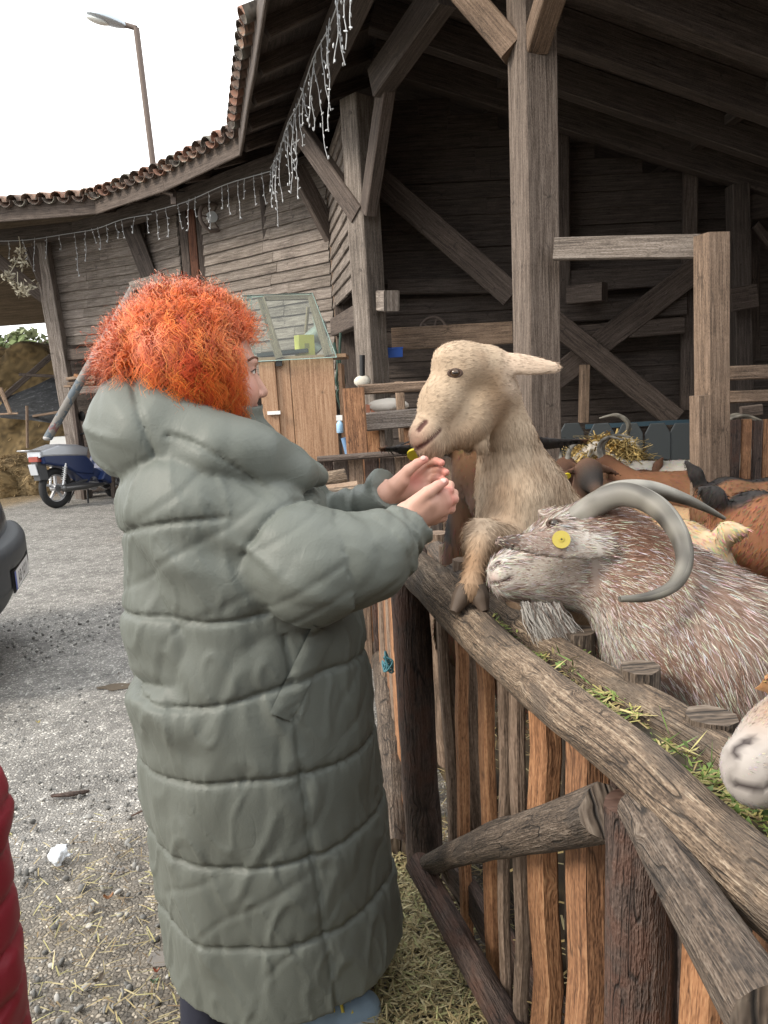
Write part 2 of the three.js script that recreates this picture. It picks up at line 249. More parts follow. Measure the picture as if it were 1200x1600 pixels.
// ---------- ground ----------
{
  const N = 46, pts = []; const r = rng(5);
  for (let j = 0; j < N; j++) for (let i = 0; i < N; i++) pts.push([(i + r()) / N, (j + r()) / N, r(), r()]);
  const worley = (u, v) => { const gi = Math.floor(u * N), gj = Math.floor(v * N); let d1 = 9, d2 = 9, id = 0; for (let a = -1; a <= 1; a++) for (let b = -1; b <= 1; b++) { const k = ((gj + b + N) % N) * N + (gi + a + N) % N, p = pts[k]; let du = Math.abs(u - p[0]), dv = Math.abs(v - p[1]); if (du > .5) du = 1 - du; if (dv > .5) dv = 1 - dv; const d = Math.hypot(du, dv) * N * (.75 + .6 * p[3]); if (d < d1) { d2 = d1; d1 = d; id = k; } else if (d < d2) d2 = d; } return [d1, d2, pts[id][2], pts[id][3]]; };
  const S = 1024, cache = new Float32Array(S * S * 4);
  for (let j = 0; j < S; j++) for (let i = 0; i < S; i++) cache.set(worley(i / S, j / S), (j * S + i) * 4);
  const at = (u, v) => { const k = (Math.round(v * S) * S + Math.round(u * S)) * 4; return [cache[k], cache[k + 1], cache[k + 2], cache[k + 3]]; };
  const map = makeTex(S, S, (u, v) => { const [d1, d2, a, b] = at(u, v); const edge = sstep(.02, .3, d2 - d1), t = a * a; const st = mix3([.18, .176, .17], [.4, .388, .366], t); const c = mix3([.16, .152, .14], b > .86 ? [.55, .54, .51] : st, edge); const g = 1 + .35 * pn2(u * 160, v * 160, 160, 160, 3) + .3 * pn2(u * 9, v * 9, 9, 9, 4); return c.map(x => x * g); });
  const bump = makeTex(S, S, (u, v) => { const [d1, d2, a] = at(u, v); const t = clamp(sstep(0, .5, d2 - d1) * (.4 + .6 * a) + .12 * pn2(u * 120, v * 120, 120, 120, 9)); return [t, t, t]; }, false);
  const mat = new THREE.MeshStandardMaterial({ map, bumpMap: bump, bumpScale: .0045, roughness: .72, vertexColors: true });
  const xs = [], zs = []; const grow = (a, lo, hi, c, st) => { for (let x = c; x < hi; x += st * (1 + Math.abs(x - c) * .25)) a.push(x); for (let x = c - st; x > lo; x -= st * (1 + Math.abs(x - c) * .25)) a.unshift(x); a.unshift(lo); a.push(hi); };
  grow(xs, -150, 150, -.3, .1); grow(zs, -300, 60, -2.2, .1);
  const pos = [], uv = [], col = [], idx = [];
  for (let j = 0; j < zs.length; j++) for (let i = 0; i < xs.length; i++) {
    const x = xs[i], z = zs[j]; const near = Math.exp(-((x + .3) ** 2 + (z + 4) ** 2) / 200);
    pos.push(x, near * (.018 * fbm3(x * .9, 1, z * .9, 3) + .006 * noise3(x * 5, 2, z * 5)), z); uv.push(x / .62 + .05 * noise3(x * .6, 3, z * .6), z / .62);
    // trodden soil and dung where the stock is fed and inside the pen; grass beyond the yard
    const dirt = clamp(sstep(.1, .75, .5 + fbm3(x * 1.1, 7, z * 1.1, 4) * .9 + .7 * sstep(-3.1, -1.6, z) - .25 - .3 * sstep(0, 2.4, -x)));
    const pen = sstep(.1, .3, x - (.1 - .16 * (z + 2.4))) * sstep(-16, -14, z);
    let c = mix3([1.0, .985, .96], [.62, .53, .41], dirt * .75); c = mix3(c, [.16, .11, .08], pen); const far = sstep(20, 26, Math.hypot(x, z)); c = mix3(c, [.3, .42, .16], far);
    const hay = sstep(-5.2, -5.8, x + .25 * (z + 11)) * sstep(-9.5, -10.5, z); c = mix3(c, [1.0, .72, .36], hay * .8);
    const k = 1 + .18 * fbm3(x * 3, 4, z * 3, 3); col.push(c[0] * k, c[1] * k, c[2] * k);
    if (i < xs.length - 1 && j < zs.length - 1) { const a = j * xs.length + i, b = a + xs.length; idx.push(a, b, a + 1, a + 1, b, b + 1); }
  }
  structure('ground', geoFrom(pos, idx, uv, col), mat, 'grey gravel yard strewn with trodden soil');
}
// ---------- barn ----------
const barn = thing('timber_barn', 'curved dark timber barn with tiled roof, weathered cladding and open front', 'barn');
const HB = 3.82, beamPx = [[-70, 379], [120, 360], [250, 325], [440, 255], [590, -90]];
const beamV = beamPx.map(p => G(p[0], p[1], HB));
beamV[0].addScaledVector(beamV[0].clone().sub(beamV[1]).normalize(), 5);
const eavePx = [[-70, 353], [150, 335], [258, 299], [376, 243], [428, -60]];
const eaveV = eavePx.map(p => G(p[0], p[1], 3.8));
eaveV[0].addScaledVector(eaveV[0].clone().sub(eaveV[1]).normalize(), 5);
const segN = beamV.slice(1).map((b, i) => { const d = b.clone().sub(beamV[i]); return V(-d.z, 0, d.x).normalize(); }); // points to the yard or barn
segN.forEach((n, i) => { const mid = beamV[i].clone().add(beamV[i + 1]).multiplyScalar(.5), c = V(-3.2, 0, -5); if (n.dot(c.sub(mid)) > 0) n.negate(); });
const vN = beamV.map((_, i) => (i === 0 ? segN[0] : i === beamV.length - 1 ? segN[i - 1] : segN[i - 1].clone().add(segN[i]).normalize()).clone());
const inDist = [3.6, 3.6, 3.4, 1.5, .62], inV = beamV.map((b, i) => { const o = b.clone().addScaledVector(vN[i], inDist[i]); o.y = [4.95, 4.95, 4.9, 4.62, 4.42][i]; return o; });
const along = (A, s) => { const k = Math.min(A.length - 2, Math.floor(s)); return A[k].clone().lerp(A[k + 1], s - k); };
{
  const beams = sub('eave_beam_run', barn);
  for (let i = 0; i < 4; i++) timber('eave_beam', beams, beamV[i], beamV[i + 1], .16, .2, WM.dark[0], { up: V(0, 1, 0) });
  // roof deck
  const deck = (A, B, th, dyA, dyB) => { const pos = [], idx = [], uv = []; A.forEach((a, i) => { const b = B[i]; pos.push(a.x, a.y + dyA, a.z, b.x, b.y + dyB, b.z, a.x, a.y + dyA + th, a.z, b.x, b.y + dyB + th, b.z); uv.push(i * 2, 0, i * 2, 4, i * 2, .1, i * 2, 4.1); if (i) { const q = (i - 1) * 4, w = i * 4; idx.push(q, w, q + 1, q + 1, w, w + 1, q + 2, q + 3, w + 2, q + 3, w + 3, w + 2, q, q + 2, w, q + 2, w + 2, w, q + 1, w + 1, q + 3, q + 3, w + 1, w + 3); } }); idx.push(0, 1, 2, 1, 3, 2); const e = (A.length - 1) * 4; idx.push(e, e + 2, e + 1, e + 1, e + 2, e + 3); return geoFrom(pos, idx, uv).toNonIndexed(); };
  const flat = g => { g.computeVertexNormals(); return g; };
  const eT = eaveV.map(p => p.clone());
  part('roof_deck', flat(deck(eT, inV, .03, .12, .12)), WM.dark[0], barn);
  // rear slope behind the ridge of the far wing
  const backV = [0, 1, 2, 3].map(i => { const o = beamV[i].clone().addScaledVector(vN[i], i < 3 ? 7.2 : 4); o.y = i < 3 ? 3.25 : 4.0; return o; });
  part('rear_roof_deck', flat(deck(inV.slice(0, 4), backV, .03, .12, .12)), WM.dark[0], barn);
  const raft = sub('eave_framing', barn);
  let s = .5; while (s < 3.98) {
    const a = along(eaveV, s), b = along(inV, s), e = a.clone(), dirn = b.clone().sub(a).normalize();
    const p0 = e.addScaledVector(dirn, .04), p1 = b.clone().addScaledVector(dirn, -.05); p0.y += .055; p1.y += .055;
    timber('rafter', raft, p0, p1, .085, .13, WM.brown[0], { seg: 2 });
    const k = Math.min(3, Math.floor(s)); s += .62 / eaveV[k].distanceTo(eaveV[k + 1]);
  }
  for (let i = 0; i < 4; i++) { const a = eaveV[i].clone(), b = eaveV[i + 1].clone(); a.y += .1; b.y += .1; timber('fascia_board', raft, a, b, .028, .2, WM.brown[0]); }
  // roman tiles
  const tg = (up) => { const pos = [], idx = [], uv = []; const ns = 6, R = [[.086, 0], [.07, .44]]; for (const [rr, x] of R) for (const q of [0, .013]) for (let j = 0; j <= ns; j++) { const a = Math.PI * (j / ns); pos.push(x, Math.sin(a) * (rr - q) * (up ? 1 : -1) + (up ? 0 : .05), Math.cos(a) * (rr - q)); uv.push(x * 2, j * .05); }
    const at = (e, q, j) => e * 2 * (ns + 1) + q * (ns + 1) + j; for (let j = 0; j < ns; j++) { idx.push(at(0, 0, j), at(1, 0, j), at(0, 0, j + 1), at(0, 0, j + 1), at(1, 0, j), at(1, 0, j + 1)); idx.push(at(0, 1, j), at(0, 1, j + 1), at(1, 1, j), at(0, 1, j + 1), at(1, 1, j + 1), at(1, 1, j)); idx.push(at(0, 0, j), at(0, 0, j + 1), at(0, 1, j), at(0, 1, j), at(0, 0, j + 1), at(0, 1, j + 1)); }
    return geoFrom(pos, idx, uv); };
  const cover = tg(true), pan = tg(false);
  const tcol = [[.27, .135, .09], [.2, .13, .1], [.3, .185, .13], [.14, .115, .095]].map((c, i) => { const t = makeTex(128, 128, (u, v) => { const n = pn2(u * 14, v * 14, 14, 14, 40 + i) * .6 + pn2(u * 40, v * 40, 40, 40, 50 + i) * .4; return mix3(c, n > 0 ? [.17, .165, .14] : [.05, .04, .033], clamp(Math.abs(n) * 1.5)); }); return new THREE.MeshStandardMaterial({ map: t, roughness: .9 }); });
  const roof = sub('tile_roof', barn); const r = rng(9); let ss = .56, rest = [], nT = 0;
  while (ss < 3.985) {
    const a = along(eaveV, ss), b = along(inV, ss), len = a.distanceTo(b), rows = Math.min(5, Math.floor((len + .1) / .35)), d = b.clone().sub(a).normalize();
    const cut = ss > 3.72 ? 99 : 0;
    if (!cut) for (let q = 0; q < rows; q++) for (const [g, side] of [[cover, 0], [pan, 1]]) {
      const k = Math.min(3, Math.floor(ss)), tang = eaveV[k + 1].clone().sub(eaveV[k]).normalize(), fan = 1 - .0 * q;
      const p = a.clone().addScaledVector(d, -.1 + q * .35).addScaledVector(tang, side ? .1 : 0); p.y += .175 + (side ? .03 : .062) + (r() - .5) * .012;
      const o = new THREE.Object3D(); aim(o, p, p.clone().addScaledVector(d, 1).add(V(0, -.03, 0)).addScaledVector(tang, (r() - .5) * .04));
      if (q < 3 && !side || q === 0) { const m = part('roof_tile', g, pick(tcol, r), roof); m.position.copy(o.position); m.quaternion.copy(o.quaternion); nT++; }
      else { o.updateMatrix(); rest.push(g.clone().applyMatrix4(o.matrix)); }
    }
    const k = Math.min(3, Math.floor(ss)); ss += .2 / eaveV[k].distanceTo(eaveV[k + 1]);
  }
  stuffPart('upper_tiles', mergeGeometries(rest), tcol[1], barn);
}
// unseen wall, roof and posts added behind the viewer to shade everything facing this way
{
  const w = sub('added_sky_blocker', barn); timber('blocker_wall', w, V(-1.6, 2.1, 5.2), V(8, 2.1, 2.6), .12, 4.2, WM.grey[1], { seg: 8 });
  const q = [[-2.2, 3.5, 3.0], [7.6, 3.5, .4], [-1.2, 4.9, 6.4], [8.6, 4.9, 3.8]], pos = [...q, ...q.map(p => [p[0], p[1] + .08, p[2]])].flat(); const g = geoFrom(pos, [0, 2, 1, 1, 2, 3, 4, 5, 6, 5, 7, 6, 0, 1, 4, 1, 5, 4, 2, 6, 3, 3, 6, 7, 0, 4, 2, 2, 4, 6, 1, 3, 5, 3, 7, 5], [0, 0, 8, 0, 0, 3, 8, 3, 0, 0, 8, 0, 0, 3, 8, 3]).toNonIndexed(); g.computeVertexNormals(); part('blocker_roof', g, WM.dark[0], w);
  for (let i = 0; i < 4; i++) { const t = (i + .2) / 4, x = lerp(-1.9, 7.6, t), z = lerp(3.25, .7, t); timber('blocker_post', w, V(x, 0, z), V(x, 3.55, z), .18, .18, WM.grey[0], { up: V(0, 0, 1) }); }
}
// weatherboard walls
function cladding(name, a, b, h0, h1, mats, { exp = .125, th = .022, parent = barn, tone = null } = {}) {
  const w = sub(name, parent), r = rng(Math.round(Math.abs(a.x * 977 + a.z * 131))); const A = a.clone().setY(0), B = b.clone().setY(0), L = A.distanceTo(B), d = B.clone().sub(A).normalize(), n = V(-d.z, 0, d.x); if (n.z < 0 && Math.abs(n.z) > .1 || Math.abs(n.z) <= .1 && n.x > 0) n.negate();
  const up = V(0, 1, 0).addScaledVector(n, -.19);
  for (let h = h0; h < h1 - .02; h += exp) {
    const cuts = [0]; if (L > 1.6) cuts.push(L * (.25 + .5 * r())); cuts.push(L);
    for (let i = 1; i < cuts.length; i++) { const sag = (r() - .5) * .014; const p0 = A.clone().addScaledVector(d, cuts[i - 1] + .002).setY(h + exp / 2 + sag).addScaledVector(n, (r() - .5) * .006), p1 = A.clone().addScaledVector(d, cuts[i] - .002).setY(h + exp / 2 + sag + (r() - .5) * .012).addScaledVector(n, (r() - .5) * .006);
      timber('wall_board', w, p0, p1, th, exp + .018, pick(mats, r), { up, bev: .003, jit: .002, seg: 3 }); }
  }
  const back = A.clone().addScaledVector(n, -.045);
  const g = bx(L, h1 - h0, .012, L / 2, 0, 0); const m = part('sheathing', g, WM.dark[0], w); aim(m, back.clone().setY((h0 + h1) / 2), B.clone().addScaledVector(n, -.045).setY((h0 + h1) / 2));
  return w;
}
const postDown = (name, x, y, d, w, mat, { lean = 0, leanz = 0, rot = 0, parent = barn, top = null, bot = 0, dd = w } = {}) => { const t = P(x, y, d); if (top !== null) t.y = top; const b = V(t.x + lean, bot, t.z + leanz); return timber(name, parent, b, t, w, dd, mat, { up: V(Math.sin(rot), 0, Math.cos(rot)), jit: .002 }); };
const px2 = (name, a, b, w, h, mat, o = {}) => timber(name, o.parent || barn, P(...a), P(...b), w, h, mat, o);
{
  const gr = WM.grey, wallTop = 3.86;
  cladding('left_wall', P(92, 500, 11.9), P(238, 500, 11.05), 2.3, wallTop, gr);
  cladding('recess_wall', P(238, 450, 11.1), P(286, 450, 10.65), 2.3, wallTop, gr);
  cladding('middle_wall', P(324, 450, 10.15), P(516, 400, 8.62), 1.45, wallTop, gr);
  cladding('return_wall', P(522, 470, 8.5), P(556, 470, 6.86), 2.32, 3.74, gr);
  for (const [x, m] of [[289, WM.brown[0]], [302, woodMat(33, [.05, .018, .009], [.12, .045, .024], [.17, .075, .04], { blot: .2 })], [316, WM.brown[0]]]) postDown('door_plank', x, 380, 10.35, .105, m, { top: 3.8, bot: .1, dd: .05 });
  // left post and its braces
  postDown('post', 64, 385, 11.75, .2, gr[0], { lean: .22, top: 3.8 });
  postDown('post', 208, 560, 11.4, .17, WM.brown[0], { lean: .06, top: 2.35 });
  postDown('post', 318, 600, 10.1, .15, gr[1], { lean: .06, top: 1.8 });
  px2('brace', [48, 386, 11.65], [82, 472, 11.75], .1, .17, WM.brown[0]);
  px2('brace', [-30, 385, 11.5], [74, 470, 11.75], .1, .17, WM.brown[0]);
  px2('brace', [204, 352, 11.0], [236, 438, 11.0], .12, .22, WM.dark[0]);
  px2('sill_beam', [98, 556, 11.86], [240, 541, 11.05], .12, .16, WM.brown[0]);
  px2('brace', [409, 298, 9.3], [416, 376, 9.36], .06, .07, WM.dark[0]);
  px2('brace', [462, 262, 8.3], [520, 372, 8.48], .1, .17, WM.brown[0]);
  // corner boards and the posts by the show case
  postDown('corner_board', 513, 280, 8.48, .05, WM.pale[1], { lean: .02, top: 3.72, dd: .09 });
  postDown('post', 538, 482, 8.3, .19, WM.brown[0], { lean: .03, top: 2.35 });
  postDown('post', 566, 330, 6.62, .2, gr[1], { lean: .04, rot: .75, top: 3.75 });
  px2('lintel', [524, 512, 8.3], [562, 492, 6.9], .1, .18, WM.brown[0]);
  px2('brace', [472, 208, 7.05], [562, 336, 6.55], .09, .16, WM.brown[0]);
  px2('brace', [575, 332, 6.48], [610, 96, 5.95], .1, .16, WM.brown[0]);
  px2('tie_brace', [592, 132, 6.05], [694, -16, 5.3], .14, .22, WM.dark[0]);
  px2('block', [599, 470, 6.5], [612, 470, 6.3], .13, .16, gr[0]);
  // the great post with its knee braces
  postDown('great_post', 829, -60, 4.8, .21, WM.post[0], { rot: .33, top: 4.05 });
  px2('knee_brace', [716, -20, 4.95], [803, 78, 4.82], .13, .15, WM.pale[1]);
  px2('knee_brace', [872, -40, 4.35], [836, 70, 4.72], .13, .13, WM.pale[1]);
  // back wall of the pen
  const wl = sub('pen_back_wall', barn), r = rng(3); const zW = -7.75; const A = P(610, 132, 7.75), B = P(1145, 295, 7.75), rise = (B.y - A.y) / (B.x - A.x), roofY = x => A.y + (x - A.x) * rise;
  for (let h = .2; h < 4.35; h += .15) {
    if (h > 2.26 && h < 2.42) continue;
    const xe = Math.min(3.5, A.x + (h + .16 - A.y) / rise + .15), x0 = .02; if (xe < .4) continue;
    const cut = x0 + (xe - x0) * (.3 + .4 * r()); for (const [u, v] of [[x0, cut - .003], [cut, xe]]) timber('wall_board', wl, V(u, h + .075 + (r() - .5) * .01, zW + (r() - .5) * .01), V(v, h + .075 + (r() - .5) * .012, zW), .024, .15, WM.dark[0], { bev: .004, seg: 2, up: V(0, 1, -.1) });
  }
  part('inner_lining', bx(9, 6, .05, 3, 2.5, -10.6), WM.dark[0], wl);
  const dk = WM.dark[0], bn = WM.brown[0];
  px2('wall_beam', [606, 448, 7.6], [800, 446, 7.6], .1, .14, dk); px2('wall_beam', [862, 442, 7.55], [1090, 428, 7.55], .1, .2, dk); px2('wall_beam', [868, 490, 7.4], [1070, 478, 7.4], .1, .17, dk);
  px2('rail', [612, 530, 6.9], [800, 520, 6.9], .05, .19, WM.pale[1]); px2('rail', [874, 524, 7.3], [1068, 508, 7.3], .05, .15, bn);
  px2('stud', [881, 480, 7.55], [878, 200, 7.55], .13, .13, bn); px2('stud', [1074, 640, 7.5], [1078, 268, 7.5], .13, .13, bn); px2('stud', [912, 660, 7.2], [914, 570, 7.2], .1, .08, WM.pale[1]);
  px2('cross_brace', [856, 600, 7.3], [1092, 418, 7.3], .07, .22, bn); px2('cross_brace', [862, 500, 7.18], [1056, 655, 7.18], .07, .2, bn);
  px2('cross_brace', [588, 278, 7.4], [800, 462, 7.1], .08, .22, bn);
  px2('block', [890, 462, 7.2], [945, 456, 7.0], .14, .16, bn);
  px2('post', [1160, 700, 7.3], [1152, 290, 7.3], .16, .16, dk); px2('post', [1178, 560, 7.6], [1176, 335, 7.6], .09, .09, bn);
  px2('rail', [1140, 470, 7.0], [1180, 462, 7.0], .1, .2, bn); px2('brace', [1178, 352, 7.3], [1215, 395, 7.3], .06, .08, bn); px2('wall_beam', [1150, 330, 7.4], [1230, 315, 7.4], .12, .22, dk);
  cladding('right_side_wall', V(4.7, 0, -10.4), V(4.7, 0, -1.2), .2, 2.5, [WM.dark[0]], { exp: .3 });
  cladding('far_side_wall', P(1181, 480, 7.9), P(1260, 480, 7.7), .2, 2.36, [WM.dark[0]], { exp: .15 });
  // ceiling over the pen
  const z1 = -10.6, z0 = -3.5, xl = inV[4].x - .15, xr = 5.2; const pos = [], pts = [[-.35, z1], [xl, z0], [xr, z1], [xr, z0]]; const ceil = new THREE.BufferGeometry();
  const vtx = []; for (const [x, z] of pts) vtx.push([x, roofY(x) + .12, z]); const up = .06; const top = vtx.map(v => [v[0], v[1] + up, v[2]]); const q = [...vtx, ...top].flat();
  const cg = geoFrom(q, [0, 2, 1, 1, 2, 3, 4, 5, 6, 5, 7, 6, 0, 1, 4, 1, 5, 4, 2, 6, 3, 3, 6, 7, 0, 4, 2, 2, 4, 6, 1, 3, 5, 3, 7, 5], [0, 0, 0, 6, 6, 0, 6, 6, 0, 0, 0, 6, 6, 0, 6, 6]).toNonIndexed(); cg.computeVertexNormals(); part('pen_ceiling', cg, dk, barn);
  const cr = sub('ceiling_framing', barn);
  for (const [za, zb] of [[-7.2, -7.35], [-6.45, -6.75], [-5.7, -6.15], [-4.95, -5.5], [-4.25, -4.8], [-3.6, -4.1]]) timber('ceiling_rafter', cr, V(.1, roofY(.1) - .01, za), V(5.1, roofY(5.1) - .01, zb), .13, .24, dk);
  for (const x of [1.2, 2.9]) timber('purlin', cr, V(x, roofY(x) + .075, -10), V(x, roofY(x) + .075, -4.1), .1, .08, dk);
}
// ---------- far things ----------
const alu2 = M([.4, .4, .42], .4, { metalness: .8 });
const metalGrey = M([.32, .34, .36], .45, { metalness: .6 }), rust = M([.13, .1, .085], .7, { metalness: .3 }), black = M([.012, .012, .013], .55), chrome = M([.62, .62, .62], .2, { metalness: 1 }), whiteP = M([.72, .72, .7], .5);
{ // street lamp on the eave
  const d = -eaveV[2].z + .15, b = P(244, 296, d), t = P(213, 44, d), arm = P(193, 38, d);
  const L = thing('street_lamp', 'street lamp with grey oval head on rusty pole fixed to the barn eave', 'street lamp', null, b), at = p => p.clone().sub(b);
  part('pole', tubeGeo([at(b), at(t)], .034, 10), rust, L); part('arm', tubeGeo([at(t), at(arm)], .03, 8), rust, L);
  part('bracket', tubeGeo([at(P(243, 294, d)), at(P(272, 304, d - .05))], .03, 8), rust, L); part('bracket_plate', bx(.06, .16, .06).translate(...at(P(271, 308, d)).toArray()), rust, L);
  const h0 = at(P(199, 42, d)), h1 = at(P(135, 22, d)), len = h0.distanceTo(h1);
  const shape = (sx) => { const g = new THREE.SphereGeometry(.5, 20, 14); const p = g.attributes.position; for (let i = 0; i < p.count; i++) { const x = p.getX(i), y = p.getY(i), z = p.getZ(i); p.setXYZ(i, (x + .5) * len, (y > 0 ? y * .2 : y * .07) * (1 - .3 * (.5 - x)) , z * .3 * (.75 + .35 * (x + .5))); } g.computeVertexNormals(); return g; };
  const head = part('lamp_head', shape(), M([.42, .47, .52], .4, { metalness: .3 }), L); aim(head, h0, h1); head.position.y -= .0;
  const lens = part('lens', new THREE.SphereGeometry(.09, 16, 8).scale(1.5, .35, .9).translate(len * .72, -.03, 0), M([.7, .72, .7], .25), head);
  part('cable', tubeGeo([at(P(244, 272, d)), at(P(262, 296, d + .1)), at(P(300, 299, d + .2)), at(P(345, 296, d + .1))], .008, 5), black, L);
}
{ // icicle lights along the eave beam
  const wireM = M([.4, .41, .42], .5), bulbM = M([.6, .62, .64], .25), r = rng(21);
  const outN = i => vN[i].clone().negate(), lineV = beamV.map((b, i) => b.clone().addScaledVector(outN(i), .13).setY(HB - .06));
  for (let k = 0; k < 4; k++) {
    const L = thing('icicle_lights', ['white icicle light string along the beam end above the hay store', 'white icicle light string along the beam over the left wall', 'white icicle light string along the beam over the middle wall', 'long dense white icicle light string climbing the near eave beam'][k], 'string lights', 'icicle lights on the eave beam'); 
    const A = lineV[k], B = lineV[k + 1], len = A.distanceTo(B), cp = []; const n = Math.max(3, Math.round(len / .7)); for (let i = 0; i <= n; i++) { cp.push(A.clone().lerp(B, i / n).add(V(0, (i % 2 ? -.05 : 0) * (k === 3 ? 1 : .6), 0))); }
    part('cable', tubeGeo(cp, .005, 5, n * 5), wireM, L);
    const step = k === 3 ? .15 : .19; let s = step / 2;
    while (s < len - .03) {
      const p = A.clone().lerp(B, s / len), long = k === 3 ? (r() < .35 ? .3 + .5 * r() : .15 + .3 * r()) : .14 + .42 * r() * r() + .06; const pts = [p.clone().add(V(0, -.01, 0))]; let x = 0, z = 0; const m = Math.max(2, Math.round(long / .075)); const slant = (r() - .5) * .02;
      const gs = []; for (let i = 1; i <= m; i++) { x += (r() - .5) * .022 + slant; z += (r() - .5) * .022; const q = p.clone().add(V(x, -long * i / m, z)); pts.push(q); const bg = new THREE.SphereGeometry(.006, 6, 5).scale(1, 2.6, 1).rotateZ((r() - .5) * 2.6).rotateY(r() * 6).translate(q.x + (r() - .5) * .03, q.y + .012, q.z + (r() - .5) * .03); gs.push(bg); }
      const tg = tubeGeo(pts, .0036, 4, m * 2); const st = part('light_strand', tg, wireM, L); stuffPart('bulbs', mergeGeometries(gs), bulbM, st);
      s += step * (.55 + .9 * r());
    }
  }
}
function leafGeo(w, h) { return geoFrom([0, 0, 0, w / 2, h * .5, w * .12, 0, h, 0, -w / 2, h * .5, w * .12], [0, 1, 2, 0, 2, 3], [0, 0, 1, .5, .5, 1, 0, .5]); }
{ // dried bunches hung on the lights
  const r = rng(31), mat = M([.5, .46, .36], .9, { side: THREE.DoubleSide });
  for (const [pts, lab] of [[[[32, 393], [25, 412], [14, 430], [36, 410], [12, 438]], 'arched bunch of pale dried leaves hung from the icicle lights'], [[[30, 448], [40, 452], [50, 447], [33, 455]], 'small lower bunch of pale dried leaves hung under the beam']]) {
    const base = P(pts[0][0], pts[0][1], 11.2), B = thing('dried_leaf_bunch', lab, 'dried bunch', 'dried bunches on the beam', base), gs = [];
    for (const [x, y] of pts) for (let i = 0; i < 26; i++) { const c = P(x, y, 11.2).sub(base); const g = leafGeo(.03, .075); g.rotateX(r() * 6).rotateY(r() * 6).rotateZ(r() * 6).translate(c.x + (r() - .5) * .14, c.y + (r() - .5) * .11, c.z + (r() - .5) * .12); gs.push(g); }
    part('leaves', mergeGeometries(gs), mat, B); part('stem', tubeGeo([V(0, .2, 0), V(0, 0, 0), P(pts[2][0], pts[2][1], 11.2).sub(base)], .006, 4), mat, B);
  }
}
{ // round fitting on the wall
  const c = P(331, 339, 9.85), o = thing('wall_vent_wheel', 'round dark rimmed wheel with pale hub on the middle wall', 'wall ornament', null, c);
  part('rim', new THREE.TorusGeometry(.16, .025, 8, 24), rust, o); part('hub', new THREE.CylinderGeometry(.065, .065, .05, 16).rotateX(Math.PI / 2), M([.5, .52, .52], .5), o);
  for (let i = 0; i < 6; i++) part('spoke', bx(.11, .016, .016, .1, 0, 0).rotateZ(i * Math.PI / 3), rust, o); o.rotation.y = .7;
}
// --- trees seen through the hay store ---
function tree(x, ybase, d, h, rad, col, seed, label) {
  const b = P(x, 640, d).setY(0), r = rng(seed), T = thing('tree', label, 'tree', 'trees beyond the hay store', b); const g0 = logGeo([[V(0, 0, 0), .16], [V(.1, h * .35, 0), .12], [V(-.1, h * .8, .1), .05]], seed, { ns: 7, per: .6 });
  const limbs = [g0]; const pos = [], nor = [], idx = [], cc = [];
  for (let i = 0; i < 9; i++) { const a = r() * 6.28, hh = h * (.35 + .4 * r()); limbs.push(tubeGeo([V(0, hh, 0), V(Math.cos(a) * rad * .6, hh + h * .15, Math.sin(a) * rad * .6)], .04, 4)); }
  limbs.forEach(g => { g.deleteAttribute('uv'); }); part('trunk', mergeGeometries(limbs), M([.09, .065, .05], .9), T);
  const cl = []; for (let i = 0; i < 26; i++) { const a = r() * 6.28, e = r() * 2 - 1, q = Math.cbrt(r()); cl.push(V(Math.cos(a) * rad * q * Math.sqrt(1 - e * e), h * .62 + e * h * .36 * q, Math.sin(a) * rad * q * Math.sqrt(1 - e * e))); }
  for (let i = 0; i < 1500; i++) { const c = cl[Math.floor(r() * cl.length)], s = .16 + .16 * r(), p = V(c.x + (r() + r() - 1) * rad * .32, c.y + (r() + r() - 1) * h * .1, c.z + (r() + r() - 1) * rad * .32), u = V(r() - .5, r() - .5, r() - .5).normalize(), v = V(r() - .5, r() - .5, r() - .5).cross(u).normalize(), k = pos.length / 3, t = .6 + .8 * r();
    for (const [a, b2] of [[-1, 0], [0, -.6], [1, 0], [0, .6]]) { pos.push(p.x + u.x * a * s + v.x * b2 * s, p.y + u.y * a * s + v.y * b2 * s, p.z + u.z * a * s + v.z * b2 * s); cc.push(col[0] * t, col[1] * t, col[2] * t); } idx.push(k, k + 1, k + 2, k, k + 2, k + 3); }
  part('crown', geoFrom(pos, idx, null, cc), vcol(.9, { side: THREE.DoubleSide }), T);
}
tree(4, 0, 46, 5.6, 2.6, [.10, .13, .05], 1, 'green tree seen at the left edge of the hay store gap');
tree(28, 0, 52, 5.2, 2.9, [.16, .16, .06], 2, 'yellowish tree in the middle of the hay store gap');
tree(52, 0, 50, 5.9, 2.2, [.15, .17, .09], 3, 'pale green tree right of the yellowish tree in the gap');
tree(78, 0, 54, 5.5, 2.6, [.12, .15, .07], 4, 'green tree beside the left barn post in the gap');
tree(-22, 0, 50, 6, 3, [.09, .12, .05], 5, 'dark green tree beyond the hay store, leftmost of the row');
